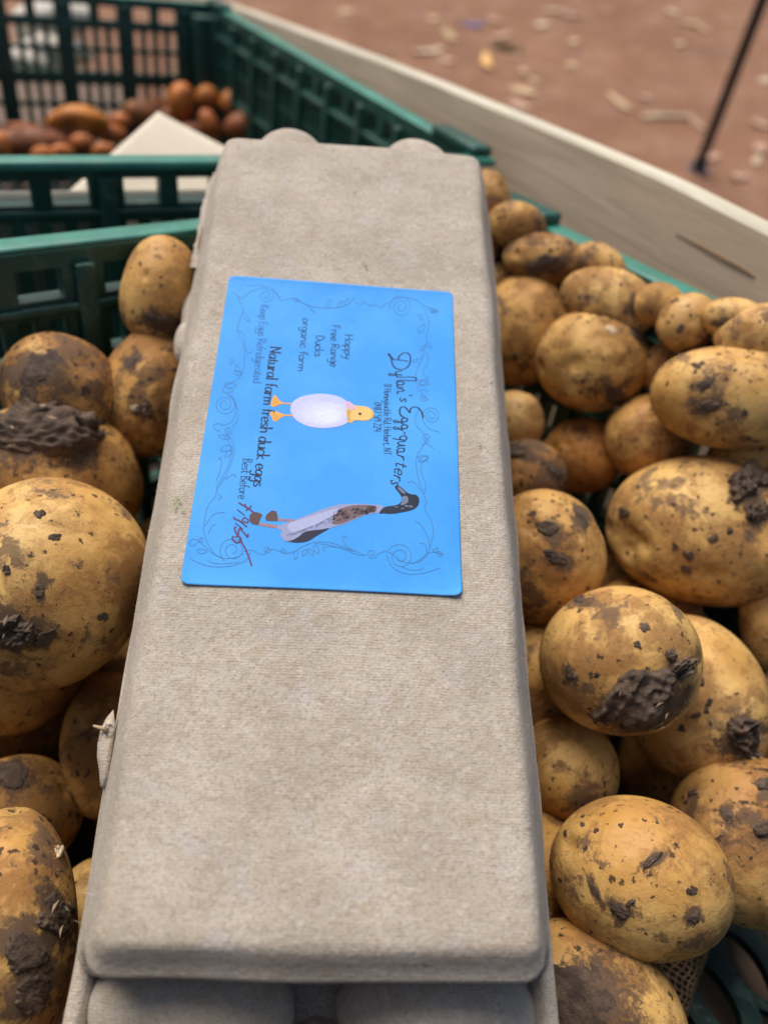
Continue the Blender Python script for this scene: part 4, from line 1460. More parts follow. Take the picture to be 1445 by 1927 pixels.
# --- shop name in script, traced at the size it has
I = Ink(640, 640, 6.02)
nib = np.array([0.25, -0.97])
for st in (
    [(655, 215), (672, 178), (705, 148), (745, 138), (782, 158), (796, 205), (788, 262), (757, 310), (705, 333), (650, 328), (608, 300), (588, 255), (578, 205), (565, 165), (548, 150), (550, 168), (575, 188), (598, 205)],
    [(768, 238), (715, 228), (640, 222), (592, 212), (565, 178)],
    [(700, 352), (655, 356), (628, 366), (628, 382), (655, 392), (702, 398)],
    [(702, 398), (640, 394), (580, 404), (552, 394), (552, 382), (585, 384), (625, 402), (648, 420)],
    [(645, 420), (690, 424), (770, 420), (840, 426), (864, 446), (852, 464), (790, 464), (700, 458), (655, 462), (640, 478)],
    [(712, 508), (722, 490), (700, 474), (665, 474), (640, 490), (648, 508), (680, 514), (718, 510)],
    [(715, 512), (665, 512), (640, 522), (655, 534)],
    [(718, 538), (670, 545), (642, 546), (690, 556), (718, 572), (708, 586), (660, 586), (642, 600), (660, 614)],
    [(822, 632), (798, 634), (776, 632)],
    [(936, 892), (930, 850), (908, 808), (872, 776), (832, 768), (800, 784), (790, 812), (786, 836), (768, 812), (738, 776), (706, 764), (680, 784), (672, 830), (690, 868), (716, 888), (738, 896)],
    [(752, 934), (758, 910), (735, 894), (705, 902), (690, 922), (708, 942), (748, 938)],
    [(752, 938), (700, 940), (640, 948), (606, 940), (606, 924), (640, 928), (690, 952), (715, 968)],
    [(752, 1012), (758, 988), (735, 972), (705, 980), (690, 1000), (708, 1020), (748, 1016)],
    [(752, 1016), (700, 1018), (640, 1026), (606, 1016), (606, 1000), (640, 1004), (690, 1030), (712, 1042)],
    [(728, 1058), (726, 1084)],
    [(742, 1146), (750, 1118), (725, 1100), (692, 1106), (672, 1126), (690, 1146), (738, 1150)],
    [(745, 1152), (690, 1146), (630, 1138), (592, 1126)],
    [(735, 1166), (690, 1166), (652, 1178), (656, 1198), (700, 1208), (736, 1212)],
    [(736, 1214), (690, 1214), (650, 1222), (648, 1236)],
    [(718, 1276), (724, 1252), (700, 1240), (660, 1248), (640, 1266), (652, 1282), (690, 1284), (722, 1280)],
    [(720, 1282), (670, 1284), (640, 1294), (646, 1308)],
):
    I.stroke(st, 0.00042, 1, 0, True, nib)
for ch, y0, y1, x0, x1, cp in (('s', 648, 706, 676, 674, 0.0036), ('r', 1306, 1366, 642, 636, 0.0042), ('t', 1388, 1446, 634, 626, 0.0042), ('e', 1456, 1530, 622, 606, 0.0042), ('r', 1534, 1592, 604, 590, 0.0042), ('s', 1592, 1646, 582, 564, 0.0042)):
    text(I, ch, (x0, y0), (x1, y1), cp, 0.00038, 0, slant=0.22)
I.build('shop_name', [BLACK])

J = Ink(330, 510, 2.627)
# slogan block
text(J, 'Happy', (838, 312), (836, 434), 0.0029, 0.00030, 0, seed=1, jitter=0.02)
text(J, 'Free Range', (772, 266), (766, 476), 0.0028, 0.00030, 0, seed=2, jitter=0.02)
text(J, 'Ducks', (696, 318), (688, 426), 0.0029, 0.00030, 0, seed=3, jitter=0.02)
text(J, 'organic farm', (632, 234), (604, 500), 0.0028, 0.00030, 0, seed=4, jitter=0.02)
J.build('slogan_lettering', [NAVY])
J = Ink(330, 510, 2.627)
text(J, '31 Honeysuckle Rd, Herbert, NT', (1032, 556), (1028, 916), 0.0024, 0.00019, 0, seed=5, jitter=0.02)
text(J, '0487 519 224', (982, 652), (980, 800), 0.0024, 0.00019, 0, seed=6, jitter=0.02)
J.build('address_lettering', [BLACK])
J = Ink(330, 510, 2.627)
text(J, 'Natural farm fresh duck eggs', (470, 376), (386, 1076), 0.0038, 0.00042, 0, True)
J.build('product_lettering', [BLACK])
J = Ink(330, 510, 2.627)
text(J, 'Keep Eggs Refridgerated', (424, 172), (386, 560), 0.0029, 0.00020, 0, seed=8, jitter=0.02)
J.build('storage_lettering', [ink('faded_ink', (0.035, 0.13, 0.33))])
J = Ink(330, 510, 2.627)
text(J, 'Best Before', (336, 934), (312, 1136), 0.0029, 0.00022, 0, seed=9, jitter=0.01)
J.build('date_caption', [NAVY])
# handwritten date
H = Ink(330, 880, 4.983)
for st, wd, mi in (
    ([(597, 346), (640, 372), (700, 410), (745, 446)], 0.0006, 0), ([(712, 372), (704, 394), (682, 402), (668, 424)], 0.00055, 0), ([(652, 358), (664, 372), (672, 392)], 0.0004, 0),
    ([(583, 410), (655, 468)], 0.0003, 1), ([(567, 538), (635, 594)], 0.0003, 1),
    ([(552, 480), (560, 497), (610, 520), (642, 546), (675, 576)], 0.0006, 0), ([(642, 546), (634, 508), (655, 488), (684, 508), (682, 534), (648, 522)], 0.0005, 0),
    ([(572, 570), (560, 592), (590, 652), (604, 592), (642, 622), (680, 668), (686, 640)], 0.0006, 0),
    ([(546, 660), (540, 690), (578, 722), (620, 704), (604, 664), (562, 668)], 0.0006, 0), ([(600, 680), (650, 760), (690, 850), (720, 938)], 0.0006, 0)):
    H.stroke(st, wd * 0.82, 3, mi)
H.build('handwritten_date', [PEN, BLACK])

# --- egg-bodied duckling
EGGW = ink('egg_white_print', (0.62, 0.66, 0.84))
EGGS = ink('egg_shade_print', (0.50, 0.53, 0.77))
YEL = ink('yellow_print', (0.76, 0.50, 0.17))
YELD = ink('dark_yellow_print', (0.62, 0.34, 0.09))
PINK = ink('pink_print', (0.62, 0.42, 0.58))
ORA = ink('orange_print', (0.78, 0.36, 0.06))
D_ = Ink(330, 510, 2.627)
ell = lambda cx, cy, rx, ry, n=28, a=0: [(cx + rx * math.cos(t) * math.cos(a) - ry * math.sin(t) * math.sin(a), cy + rx * math.cos(t) * math.sin(a) + ry * math.sin(t) * math.cos(a)) for t in [2 * math.pi * k / n for k in range(n)]]
D_.fill([(582, 660), (540, 657), (520, 650), (493, 620), (480, 640), (472, 668), (486, 678), (512, 668), (540, 663), (580, 666)], 1, 5)
D_.fill([(578, 717), (540, 716), (520, 708), (496, 700), (470, 706), (478, 732), (492, 752), (514, 738), (536, 724), (578, 724)], 1, 5)
D_.fill([(495, 632), (486, 650), (480, 664), (500, 660), (512, 652)], 2, 3)
D_.fill([(480, 712), (484, 730), (494, 744), (508, 732), (505, 716)], 2, 3)
D_.fill([(570, 690), (580, 655), (620, 628), (680, 614), (745, 612), (810, 626), (850, 652), (866, 690), (862, 735), (840, 762), (790, 778), (720, 783), (650, 772), (600, 742), (575, 712)], 1, 0)
for k in range(6):
    q = 1 - k * 0.13
    D_.fill(ell(722 + 6 * k, 699 + 5 * k, 148 * q, 82 * q, 30), 1.4 + 0.2 * k, 7 + k)
D_.fill([(846, 652), (872, 664), (905, 672), (945, 676), (972, 694), (978, 716), (964, 738), (935, 746), (890, 744), (870, 756), (852, 752), (852, 735), (846, 716), (846, 690)], 3, 2)
D_.fill([(850, 690), (870, 700), (862, 722), (868, 750), (853, 748), (848, 720)], 4, 3)
D_.fill([(842, 652), (862, 652), (884, 672), (892, 688), (868, 692), (852, 684)], 5, 4)
D_.fill(ell(912, 712, 8, 6, 12), 5, 6)
D_.stroke([(975, 700), (978, 718), (968, 736)], 0.0005, 5, 3)
D_.build('duckling_picture', [EGGS, EGGS, YEL, YELD, PINK, ORA, BLACK] + [ink('egg_tone_print', tuple(0.50 + 0.16 * k / 5 if c == 0 else (0.53 + 0.16 * k / 5 if c == 1 else 0.77 + 0.08 * k / 5) for c in range(3))) for k in range(6)])
# --- running duck
DW = ink('duck_white_print', (0.28, 0.31, 0.50))
DWL = ink('duck_light_print', (0.38, 0.41, 0.62))
DB = ink('duck_brown_print', (0.105, 0.060, 0.065))
DB2 = ink('duck_mid_brown_print', (0.165, 0.115, 0.135))
DK = ink('duck_black_print', (0.022, 0.026, 0.050))
DG = ink('duck_grey_print', (0.15, 0.20, 0.30))
LG = ink('duck_leg_print', (0.34, 0.19, 0.20))
Q = Ink(330, 510, 2.627)
Q.fill([(584, 1238), (545, 1236), (506, 1234), (506, 1244), (545, 1246), (586, 1248)], 1, 5)
Q.fill([(505, 1268), (470, 1262), (418, 1256), (416, 1266), (460, 1276), (498, 1280)], 1, 5)
Q.fill([(508, 1246), (506, 1215), (500, 1198), (478, 1194), (455, 1212), (445, 1228), (450, 1244), (478, 1246)], 2, 2, False)
Q.fill([(412, 1266), (420, 1240), (432, 1214), (412, 1204), (388, 1200), (370, 1215), (366, 1242), (380, 1260)], 2, 2, False)
Q.fill([(498, 1274), (530, 1262), (580, 1244), (640, 1222), (700, 1198), (750, 1180), (800, 1166), (850, 1161), (910, 1160), (970, 1164), (1020, 1168), (1024, 1200), (985, 1206), (930, 1218), (880, 1240), (830, 1262), (760, 1282), (700, 1318), (655, 1345), (600, 1352), (548, 1346), (522, 1318), (528, 1294), (505, 1284)], 1, 0)
Q.fill([(560, 1262), (640, 1232), (720, 1206), (790, 1186), (800, 1204), (740, 1240), (660, 1276), (580, 1300)], 2, 6)
Q.fill([(548, 1344), (575, 1342), (612, 1322), (640, 1300), (680, 1292), (720, 1288), (760, 1282), (700, 1318), (655, 1345), (600, 1353)], 2, 3)
rs = random.Random(4)
for _ in range(90):                                # feather tones along the body
    t = rs.random()
    x = 560 + 250 * t
    y = 1292 - 84 * t + rs.uniform(-26, 30)
    q = rs.uniform(6, 16)
    Q.fill([(x - q, y + 4), (x, y - 4), (x + q, y - 7), (x + q * 0.3, y + 4)], 1.6, 6 if y < 1285 - 84 * t else (8 if rs.random() < 0.7 else 0))
Q.fill([(790, 1196), (830, 1180), (880, 1168), (940, 1166), (985, 1172), (992, 1190), (960, 1204), (910, 1222), (860, 1244), (810, 1262), (772, 1258), (790, 1232), (782, 1214)], 2, 7)
for _ in range(46):
    t = rs.random()
    x = 776 + 205 * t
    y = 1232 - 48 * t + rs.uniform(-30, 26) * (1 - 0.55 * t)
    q = rs.uniform(5, 15)
    Q.fill([(x - q, y + 4), (x, y - 4 - q * 0.2), (x + q, y - 5), (x + q * 0.5, y + 4), (x - q * 0.4, y + 6)], 3, 2 if rs.random() < 0.75 else 3)
Q.fill([(1006, 1206), (1030, 1178), (1075, 1168), (1104, 1160), (1118, 1138), (1112, 1118), (1098, 1098), (1083, 1078), (1092, 1070), (1115, 1078), (1142, 1102), (1165, 1112), (1190, 1116), (1203, 1138), (1196, 1168), (1168, 1188), (1120, 1200), (1070, 1208), (1030, 1206)], 3, 3)
Q.fill([(1116, 1128), (1140, 1120), (1150, 1140), (1140, 1158), (1112, 1166), (1118, 1148)], 4, 4)
Q.fill([(1096, 1080), (1110, 1080), (1134, 1104), (1128, 1110), (1110, 1098)], 4, 4)
for _ in range(8):
    x, y = rs.uniform(1055, 1170), rs.uniform(1168, 1190)
    Q.fill([(x - 8, y), (x, y - 3), (x + 8, y), (x, y + 3)], 4, 4)
Q.build('running_duck_picture', [DW, DWL, DB, DK, DG, LG, DWL, DB2, ink('duck_shade_print', (0.20, 0.22, 0.38))])

# --- faint scroll border
B_ = Ink(330, 510, 2.627)
LW = 0.00022
def sp(cx, cy, r, a0, turns, d=1, r1=0.18):
    n = int(18 * turns)
    B_.stroke([(cx + r * (1 - (1 - r1) * k / n) * math.cos(a0 + d * 2 * math.pi * turns * k / n), cy + r * (1 - (1 - r1) * k / n) * math.sin(a0 + d * 2 * math.pi * turns * k / n)) for k in range(n + 1)], LW, 0, 0, False)
def lf(x, y, ang, ln, wd=0.28):
    c, s_ = math.cos(ang), math.sin(ang)
    P = lambda u, v_: (x + c * u * ln - s_ * v_ * ln, y + s_ * u * ln + c * v_ * ln)
    B_.stroke([P(0, 0), P(0.3, wd), P(0.7, wd * 0.8), P(1, 0), P(0.7, -wd * 0.45), P(0.3, -wd * 0.6), P(0, 0)], LW, 0, 0)
def cv(*p):
    B_.stroke(list(p), LW, 0, 0)
# top side (photo), left corner, run, right corner
cv((285, 110), (330, 140), (370, 110), (430, 92), (490, 110), (520, 150), (540, 148))
cv((350, 80), (420, 78), (480, 95), (508, 125), (525, 142))
sp(450, 128, 36, -0.4, 1.6)
cv((545, 146), (590, 140), (640, 165), (700, 182), (770, 184), (830, 174), (870, 150), (885, 128))
cv((600, 146), (650, 172), (672, 190), (690, 210), (680, 200), (672, 186))
lf(580, 140, 0.3, 36); lf(745, 178, -1.0, 42); lf(800, 178, -0.8, 40); lf(840, 168, -1.2, 34)
cv((885, 150), (915, 165), (935, 150), (960, 170), (990, 165), (1010, 180), (1040, 160), (1060, 160))
sp(1115, 175, 58, 3.0, 2.2)
cv((1060, 160), (1085, 135), (1130, 130), (1190, 140), (1225, 170), (1245, 220), (1253, 270), (1240, 320))
cv((1225, 165), (1265, 185), (1290, 205), (1300, 195)); lf(1250, 185, 0.2, 40); lf(1262, 200, -0.3, 34)
lf(1200, 300, -0.9, 52); lf(1222, 240, -2.2, 34)
# left side
cv((310, 130), (322, 165), (335, 200), (318, 250), (308, 300), (330, 350), (345, 400), (340, 450), (338, 490), (320, 530), (275, 560), (245, 575))
cv((335, 200), (355, 225), (372, 255), (350, 245), (335, 225))
cv((308, 300), (335, 310), (345, 360), (350, 400), (375, 408), (382, 396))
lf(300, 470, 1.0, 44); lf(290, 500, 0.3, 44); lf(285, 440, 2.0, 30); lf(245, 565, 0.1, 60)
cv((245, 575), (235, 600), (255, 605), (285, 600), (275, 580), (262, 588))
sp(245, 665, 56, -1.2, 2.2)
cv((270, 620), (300, 660), (298, 710), (280, 750), (240, 770)); cv((250, 610), (285, 640), (310, 690), (308, 740), (285, 780))
cv((240, 770), (215, 760), (190, 770), (200, 790), (225, 800))
sp(265, 795, 22, 0.5, 1.5)
cv((250, 810), (285, 850), (292, 900), (280, 950), (262, 1000), (235, 1050), (212, 1085), (200, 1125))
cv((240, 820), (270, 860), (278, 905), (268, 955), (250, 1000), (222, 1050), (204, 1085))
lf(215, 820, 0.2, 60, 0.2); lf(285, 880, 2.9, 62); lf(285, 895, 2.4, 50)
cv((235, 930), (215, 935), (232, 950), (225, 990), (205, 1050)); cv((250, 1040), (285, 1015), (300, 1020), (292, 1030))
cv((200, 1125), (165, 1170), (150, 1230), (145, 1300), (165, 1360), (200, 1410), (240, 1430))
cv((215, 1110), (230, 1128), (215, 1140)); cv((150, 1270), (190, 1215), (240, 1202), (245, 1206)); cv((165, 1310), (185, 1270), (205, 1262))
# bottom-left corner
sp(285, 1390, 66, 2.2, 1.9, 1, 0.22)
cv((75, 1350), (90, 1335), (120, 1345), (150, 1370), (180, 1400), (240, 1430), (300, 1425), (340, 1405))
cv((70, 1345), (78, 1365), (98, 1365), (110, 1352)); lf(118, 1350, -0.9, 30); lf(110, 1390, 0.1, 50)
cv((75, 1430), (140, 1460), (210, 1472), (290, 1465), (350, 1440), (375, 1400)); cv((160, 1440), (200, 1455), (260, 1455), (320, 1450))
# bottom side
cv((340, 1395), (380, 1390), (410, 1405), (440, 1410), (460, 1385), (500, 1388), (550, 1405), (590, 1395), (630, 1372), (690, 1350), (760, 1352), (830, 1372), (890, 1395), (940, 1415))
sp(455, 1385, 20, 0, 1.4); sp(535, 1392, 16, 0, 1.3)
lf(600, 1392, 1.7, 44); lf(660, 1380, 1.0, 42); lf(690, 1362, 1.2, 50); lf(650, 1385, 2.1, 40)
cv((740, 1400), (728, 1380), (760, 1372), (820, 1378), (880, 1395)); cv((875, 1390), (840, 1360), (825, 1330), (838, 1318), (846, 1332))
cv((690, 1356), (760, 1364), (830, 1384), (900, 1412), (940, 1412))
sp(970, 1405, 26, 0.3, 1.5)
cv((995, 1410), (1030, 1395), (1060, 1400), (1080, 1415), (1110, 1440), (1170, 1450), (1210, 1430), (1240, 1405))
# bottom-right corner
sp(1110, 1420, 66, 3.6, 1.9, 1, 0.22)
cv((1042, 1410), (1060, 1455), (1100, 1490), (1160, 1505), (1220, 1500), (1270, 1485), (1308, 1472)); cv((1120, 1470), (1165, 1485), (1215, 1480), (1225, 1470))
cv((1170, 1452), (1215, 1435), (1250, 1400), (1280, 1395), (1320, 1405)); sp(1305, 1400, 18, 0, 1.3); lf(1270, 1395, -0.7, 34)
# right side
cv((1240, 1410), (1262, 1350), (1272, 1290), (1262, 1240), (1240, 1205), (1228, 1170))
cv((1255, 1370), (1240, 1310), (1210, 1260), (1182, 1245)); cv((1240, 1400), (1235, 1360), (1205, 1350))
cv((1228, 1170), (1240, 1150), (1225, 1110), (1205, 1060), (1192, 1000), (1188, 950), (1195, 915), (1215, 885))
cv((1225, 1110), (1235, 1060), (1215, 1010), (1215, 960), (1240, 945), (1245, 958)); cv((1210, 1090), (1180, 1055), (1150, 1050), (1152, 1062))
lf(1195, 930, 0.0, 56); lf(1200, 950, -0.6, 52)
cv((1215, 885), (1235, 860), (1270, 880), (1275, 890)); sp(1240, 830, 24, 1.0, 1.5)
cv((1215, 870), (1240, 850), (1225, 810), (1190, 770), (1185, 730), (1200, 690)); cv((1205, 680), (1230, 760), (1260, 790), (1295, 800), (1300, 812))
sp(1262, 722, 46, 2.6, 2.2)
sp(1225, 630, 20, 0.4, 1.5)
cv((1250, 640), (1225, 620), (1200, 580), (1188, 545), (1190, 500), (1205, 460), (1225, 420)); cv((1250, 600), (1235, 590), (1215, 590))
lf(1200, 545, 0.3, 56); lf(1205, 560, -0.5, 48)
cv((1240, 400), (1250, 440), (1225, 500), (1240, 530), (1250, 520)); cv((1228, 410), (1200, 440), (1175, 452), (1178, 440), (1200, 432))
cv((1225, 420), (1230, 380), (1245, 345), (1240, 320)); lf(1235, 370, 2.4, 34); lf(1240, 355, 0.7, 34)
B_.build('scroll_border', [GREYL])

# ------------------------------------------------------------------ bits on the lid, and the net at the crate floor
def fleck():
    n_ = CBL
    v, f = [], []
    rs = np.random.default_rng(8)
    m = simple('leaf_green', (0.20, 0.36, 0.08), 0.7)
    o0 = np.array(px2wl(334, 952))
    for x, y in ((328, 946), (335, 940), (340, 950), (334, 956), (331, 962), (346, 966)):
        c = np.array(px2wl(x, y))
        h = lid_h(c[0], c[1])[0]
        d = rs.normal(size=2)
        d /= np.linalg.norm(d)
        q = np.array([-d[1], d[0]])
        b0 = len(v)
        for s, t_ in ((-1, 0), (0, 0.35), (1, 0), (0, -0.35)):
            for z in (0.0012, 0.0009):
                p = c + d * s * 0.0007 + q * t_ * 0.0006
                v.append(cl((p[0], p[1], h + z * 0.6)))
        f += [(b0, b0 + 6, b0 + 4, b0 + 2), (b0 + 1, b0 + 3, b0 + 5, b0 + 7)] + [(b0 + 2 * k, b0 + 2 * ((k + 1) % 4), b0 + 2 * ((k + 1) % 4) + 1, b0 + 2 * k + 1) for k in range(4)]
    o = mesh_obj('leaf_fleck', v, f, m, None, False)
    o.matrix_world = CM
    tag(o, 'tiny green plant fleck on the carton beside the sticker left edge', 'leaf fleck')
fleck()

def net():
    t = thing('mesh_net', 'brown woven mesh net bunched at the crate floor below the potatoes', 'net', frame(CBN, CAN, CN, at(1290, 1850, 0.305)))
    M = np.array(t.matrix_world.inverted())
    dark = simple('net_dark_core', (0.055, 0.035, 0.022), 0.9)  # dark brown core inside the threads
    tan = simple('net_thread', (0.25, 0.155, 0.080), 0.85, 0.5, 120)
    g = Fourier(91, 2, 5)
    c0 = at(1286, 1842, 0.300)
    r0 = nz(c0 - CAM)
    X = nz(R * 0.42 + U * 0.91)                      # long axis, up and to the right in view
    X = nz(X - r0 * (X @ r0))
    Y = np.cross(-r0, X)
    def surf(u, v_, k):
        a = 2 * math.pi * v_
        r = 0.0135 * (1 - 0.55 * max(0, 2 * u - 1) ** 2) * (0.55 + 0.45 * math.sin(math.pi * min(1, u * 0.5 + 0.5))) * (1 + 0.12 * g(np.array([[u * 2, v_ * 3, 0]]))[0])
        return c0 + X * (u - 0.5) * 0.072 + (Y * math.cos(a) - r0 * math.sin(a)) * r * k + Y * 0.006 * math.sin(u * 3)
    n, m = 26, 24
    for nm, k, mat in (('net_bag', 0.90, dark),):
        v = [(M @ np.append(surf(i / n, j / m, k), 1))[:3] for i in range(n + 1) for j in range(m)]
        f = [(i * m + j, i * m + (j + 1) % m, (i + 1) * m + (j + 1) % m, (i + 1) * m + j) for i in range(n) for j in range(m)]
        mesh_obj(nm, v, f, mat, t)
    # knitted threads
    V, Fc = [], []
    def thread(pts, r):
        b0 = len(V)
        for i, p in enumerate(pts):
            d = nz(pts[min(i + 1, len(pts) - 1)] - pts[max(i - 1, 0)])
            q = nz(np.cross(d, r0 + 0.01))
            q2 = np.cross(d, q)
            for a in (0, 1.57, 3.14, 4.71):
                V.append((M @ np.append(p + (q * math.cos(a) + q2 * math.sin(a)) * r, 1))[:3])
        for i in range(len(pts) - 1):
            for k in range(4):
                Fc.append((b0 + i * 4 + k, b0 + i * 4 + (k + 1) % 4, b0 + i * 4 + 4 + (k + 1) % 4, b0 + i * 4 + 4 + k))
    for j in range(26):
        thread([surf(i / 30, (j + 0.35 * math.sin(i * 1.6)) / 26, 1.0) for i in range(31)], 0.00042)
    for i in range(34):
        thread([surf(i / 34, j / 30, 1.02) for j in range(31)], 0.00036)
    o = mesh_obj('net_threads', V, Fc, tan, t)
    o['kind'] = 'stuff'
net()

# ------------------------------------------------------------------ potatoes filling the crate below the visible ones
SHORT_NAME = {'R9': 'sharp scratched potato', 'R5': 'mud-slabbed potato', 'R6': 'smooth pale potato', 'R8': 'two-scab potato', 'R11': 'grey-filmed potato', 'R10': 'shadowed yellow potato',
    'R4': 'two-spot orange potato', 'R3': 'very large dimpled potato', 'R7': 'peeling potato', 'R2': 'big oval potato', 'R1': 'round knobbly potato', 'R12': 'oval tan potato', 'R23': 'dark orange potato',
    'R22': 'small pale potato', 'R24': 'shaded brown potato', 'R25': 'grey crusted potato', 'R15': 'black-eyed tan potato', 'R16': 'small round potato', 'R13': 'lumpy crusted potato', 'R14': 'little speckled potato',
    'R20': 'tall brown potato', 'R21': 'dark ended potato', 'R26': 'pale dusty potato', 'R17': 'single-dot potato', 'R18': 'bruised ochre potato', 'R19': 'flat yellow potato', 'R27': 'potato showing only its top',
    'R28': 'deep orange potato', 'R29': 'right edge brown potato', 'L1': 'largest left potato', 'L2': 'grey mud slab potato', 'L3': 'brown-stained potato', 'L4': 'scabby leaning potato', 'L5': 'upright potato',
    'L8': 'mud-smeared potato', 'L6': 'dull scabby potato', 'L7': 'deep shadowed potato', 'L9': 'dark left potato', 'L10': 'low yellow potato'}
def fill():
    used = set()
    def fill_label(c):
        order = sorted(SHORT_NAME, key=lambda k: (Vector(c) - POT[k].matrix_world.translation).length)
        opts = ['dim potato under the %s' % SHORT_NAME[order[0]]]
        for a in range(4):
            for b in range(a + 1, 7):
                opts.append('dim potato deep between the %s and the %s' % (SHORT_NAME[order[a]], SHORT_NAME[order[b]]))
        for t_ in opts:
            if t_ not in used:
                used.add(t_)
                return t_
        return opts[-1]
    rs = np.random.default_rng(17)
    pts = []
    vis = [t_ for t_ in TUBERS if t_[0].name.startswith('potato')]
    cen = np.array([t_[2] for t_ in vis])
    rmin = np.array([sum(t_[3]) / 3 for t_ in vis])
    placed, radii = list(cen), list(rmin)
    count = 0
    for layer, zz in enumerate((-0.158, -0.125)):
        for _ in range(700):
            if count > 60:
                break
            x, y = rs.uniform(-0.365, -0.034), rs.uniform(-0.46, -0.04)
            z = zz + rs.uniform(-0.008, 0.008)
            c = NEAR0 + CBN * x + CAN * y + CN * z
            r = rs.uniform(0.023, 0.029)
            D = np.linalg.norm(np.array(placed) - c, axis=1)
            if (D < 0.86 * (np.array(radii) + r)).any():
                continue
            d = c - CAM
            dep = d @ F
            px, py = PCX + FPX * (d @ R) / dep, PCY - FPX * (d @ U) / dep
            if px > 1130 and py > 1480:
                continue
            # below the carton, well under its tray
            q = c - CBL
            w_, l_, n_ = q @ _W, q @ _L, q @ _N
            under = -0.02 < w_ < 0.12 and -0.31 < l_ < 0.01
            if under and n_ > -0.072 - r:
                continue
            cov = 0
            rp = FPX * r / dep
            for a in range(9):
                qx, qy = (px, py) if a == 8 else (px + rp * 0.95 * math.cos(a * math.pi / 4), py + rp * 0.95 * math.sin(a * math.pi / 4))
                rr = nz(ray(qx, qy))
                if any(t_[1].ray_cast(Vector(CAM), Vector(rr), np.linalg.norm(d))[0] is not None for t_ in vis):
                    cov += 1
                else:
                    hp = hit(qx, qy, CBL, _N) - CBL
                    if -0.005 < hp @ _W < 0.107 and -0.30 < hp @ _L < 0.005:
                        cov += 1
            if cov < 6 and layer > 0:
                continue
            if not under and cov == 9 and layer == 2:
                continue
            placed.append(c)
            radii.append(r)
            ks = np.array([r * rs.uniform(1.0, 1.25), r, r * rs.uniform(0.85, 1.0)])
            V = potato_points(ICO4, 700 + count, 5) * ks
            o = mesh_obj('potato', V, ICOF4, POTATO)
            q1, q2, q3 = rs.uniform(0, 6.28, 3)
            from mathutils import Euler
            o.matrix_world = Matrix.Translation(c) @ Euler((q1, q2, q3)).to_matrix().to_4x4()
            o.color = (0.92, 0.85, 0.76, 0.4)
            tag(o, fill_label(c), 'potato', 'potatoes at the bottom of the near crate')
            count += 1
    return count
print('fill potatoes', fill())

# ------------------------------------------------------------------ dry leaves, chips and the tent pole on the dirt
GP = np.array([0, 0, 0.004])
UPZ = np.array([0, 0, 1.0])
def leaf_obj(label, px, py, ln, wd, ang, col, name='dry_leaf', curl=0.25, cat='dry leaf', thick=0.0008, seed=0):
    p = hit(px, py, GP, UPZ)
    rs = random.Random(seed)
    ln, wd = ln * (1.15 + 0.75 * abs(math.sin(rad(ang)))), wd * (0.85 + 0.4 * abs(math.cos(rad(ang))))
    n = 10
    v, f = [], []
    for k in (0, 1):
        for i in range(n + 1):
            s = i / n
            hw = wd / 2 * math.sin(math.pi * min(0.98, s * 0.96 + 0.03)) ** 0.7
            x = (s - 0.5) * ln
            zc = curl * ln * (s - 0.5) ** 2 + 0.004
            bend = 0.12 * wd * math.sin(s * 5 + seed)
            for side, dz in ((-1, curl * wd * 0.35), (0, 0.0), (1, curl * wd * 0.3)):
                v.append((x, side * hw + bend, zc + dz - k * thick))
    m1 = (n + 1) * 3
    for i in range(n):
        for j in range(2):
            a = i * 3 + j
            f.append((a, a + 3, a + 4, a + 1))
            f.append((m1 + a + 1, m1 + a + 4, m1 + a + 3, m1 + a))
        f.append((i * 3, m1 + i * 3, m1 + i * 3 + 3, i * 3 + 3))
        f.append((i * 3 + 5, m1 + i * 3 + 5, m1 + i * 3 + 2, i * 3 + 2))
    o = mesh_obj(name, v, f, col)
    o.location = (p[0], p[1], gz(p[0], p[1]))
    o.rotation_euler = (rs.uniform(-0.12, 0.12), rs.uniform(-0.12, 0.12), rad(ang))
    return tag(o, label, cat, 'dry leaves and chips scattered on the dirt')
TAN = simple('tan_leaf', (0.60, 0.42, 0.24), 0.8, 0.2, 60)
PALE = simple('pale_leaf', (0.62, 0.48, 0.33), 0.8, 0.2, 60)
PNK = simple('pinkish_leaf', (0.52, 0.32, 0.22), 0.8, 0.2, 60)
ORL = simple('orange_leaf', (0.85, 0.50, 0.17), 0.8, 0.15, 60)
BLUEP = simple('blue_scrap', (0.13, 0.12, 0.27), 0.7)
MOSS = simple('moss', (0.075, 0.105, 0.03), 0.95)
CHIP = simple('wood_chip', (0.70, 0.54, 0.34), 0.85, 0.25, 90)
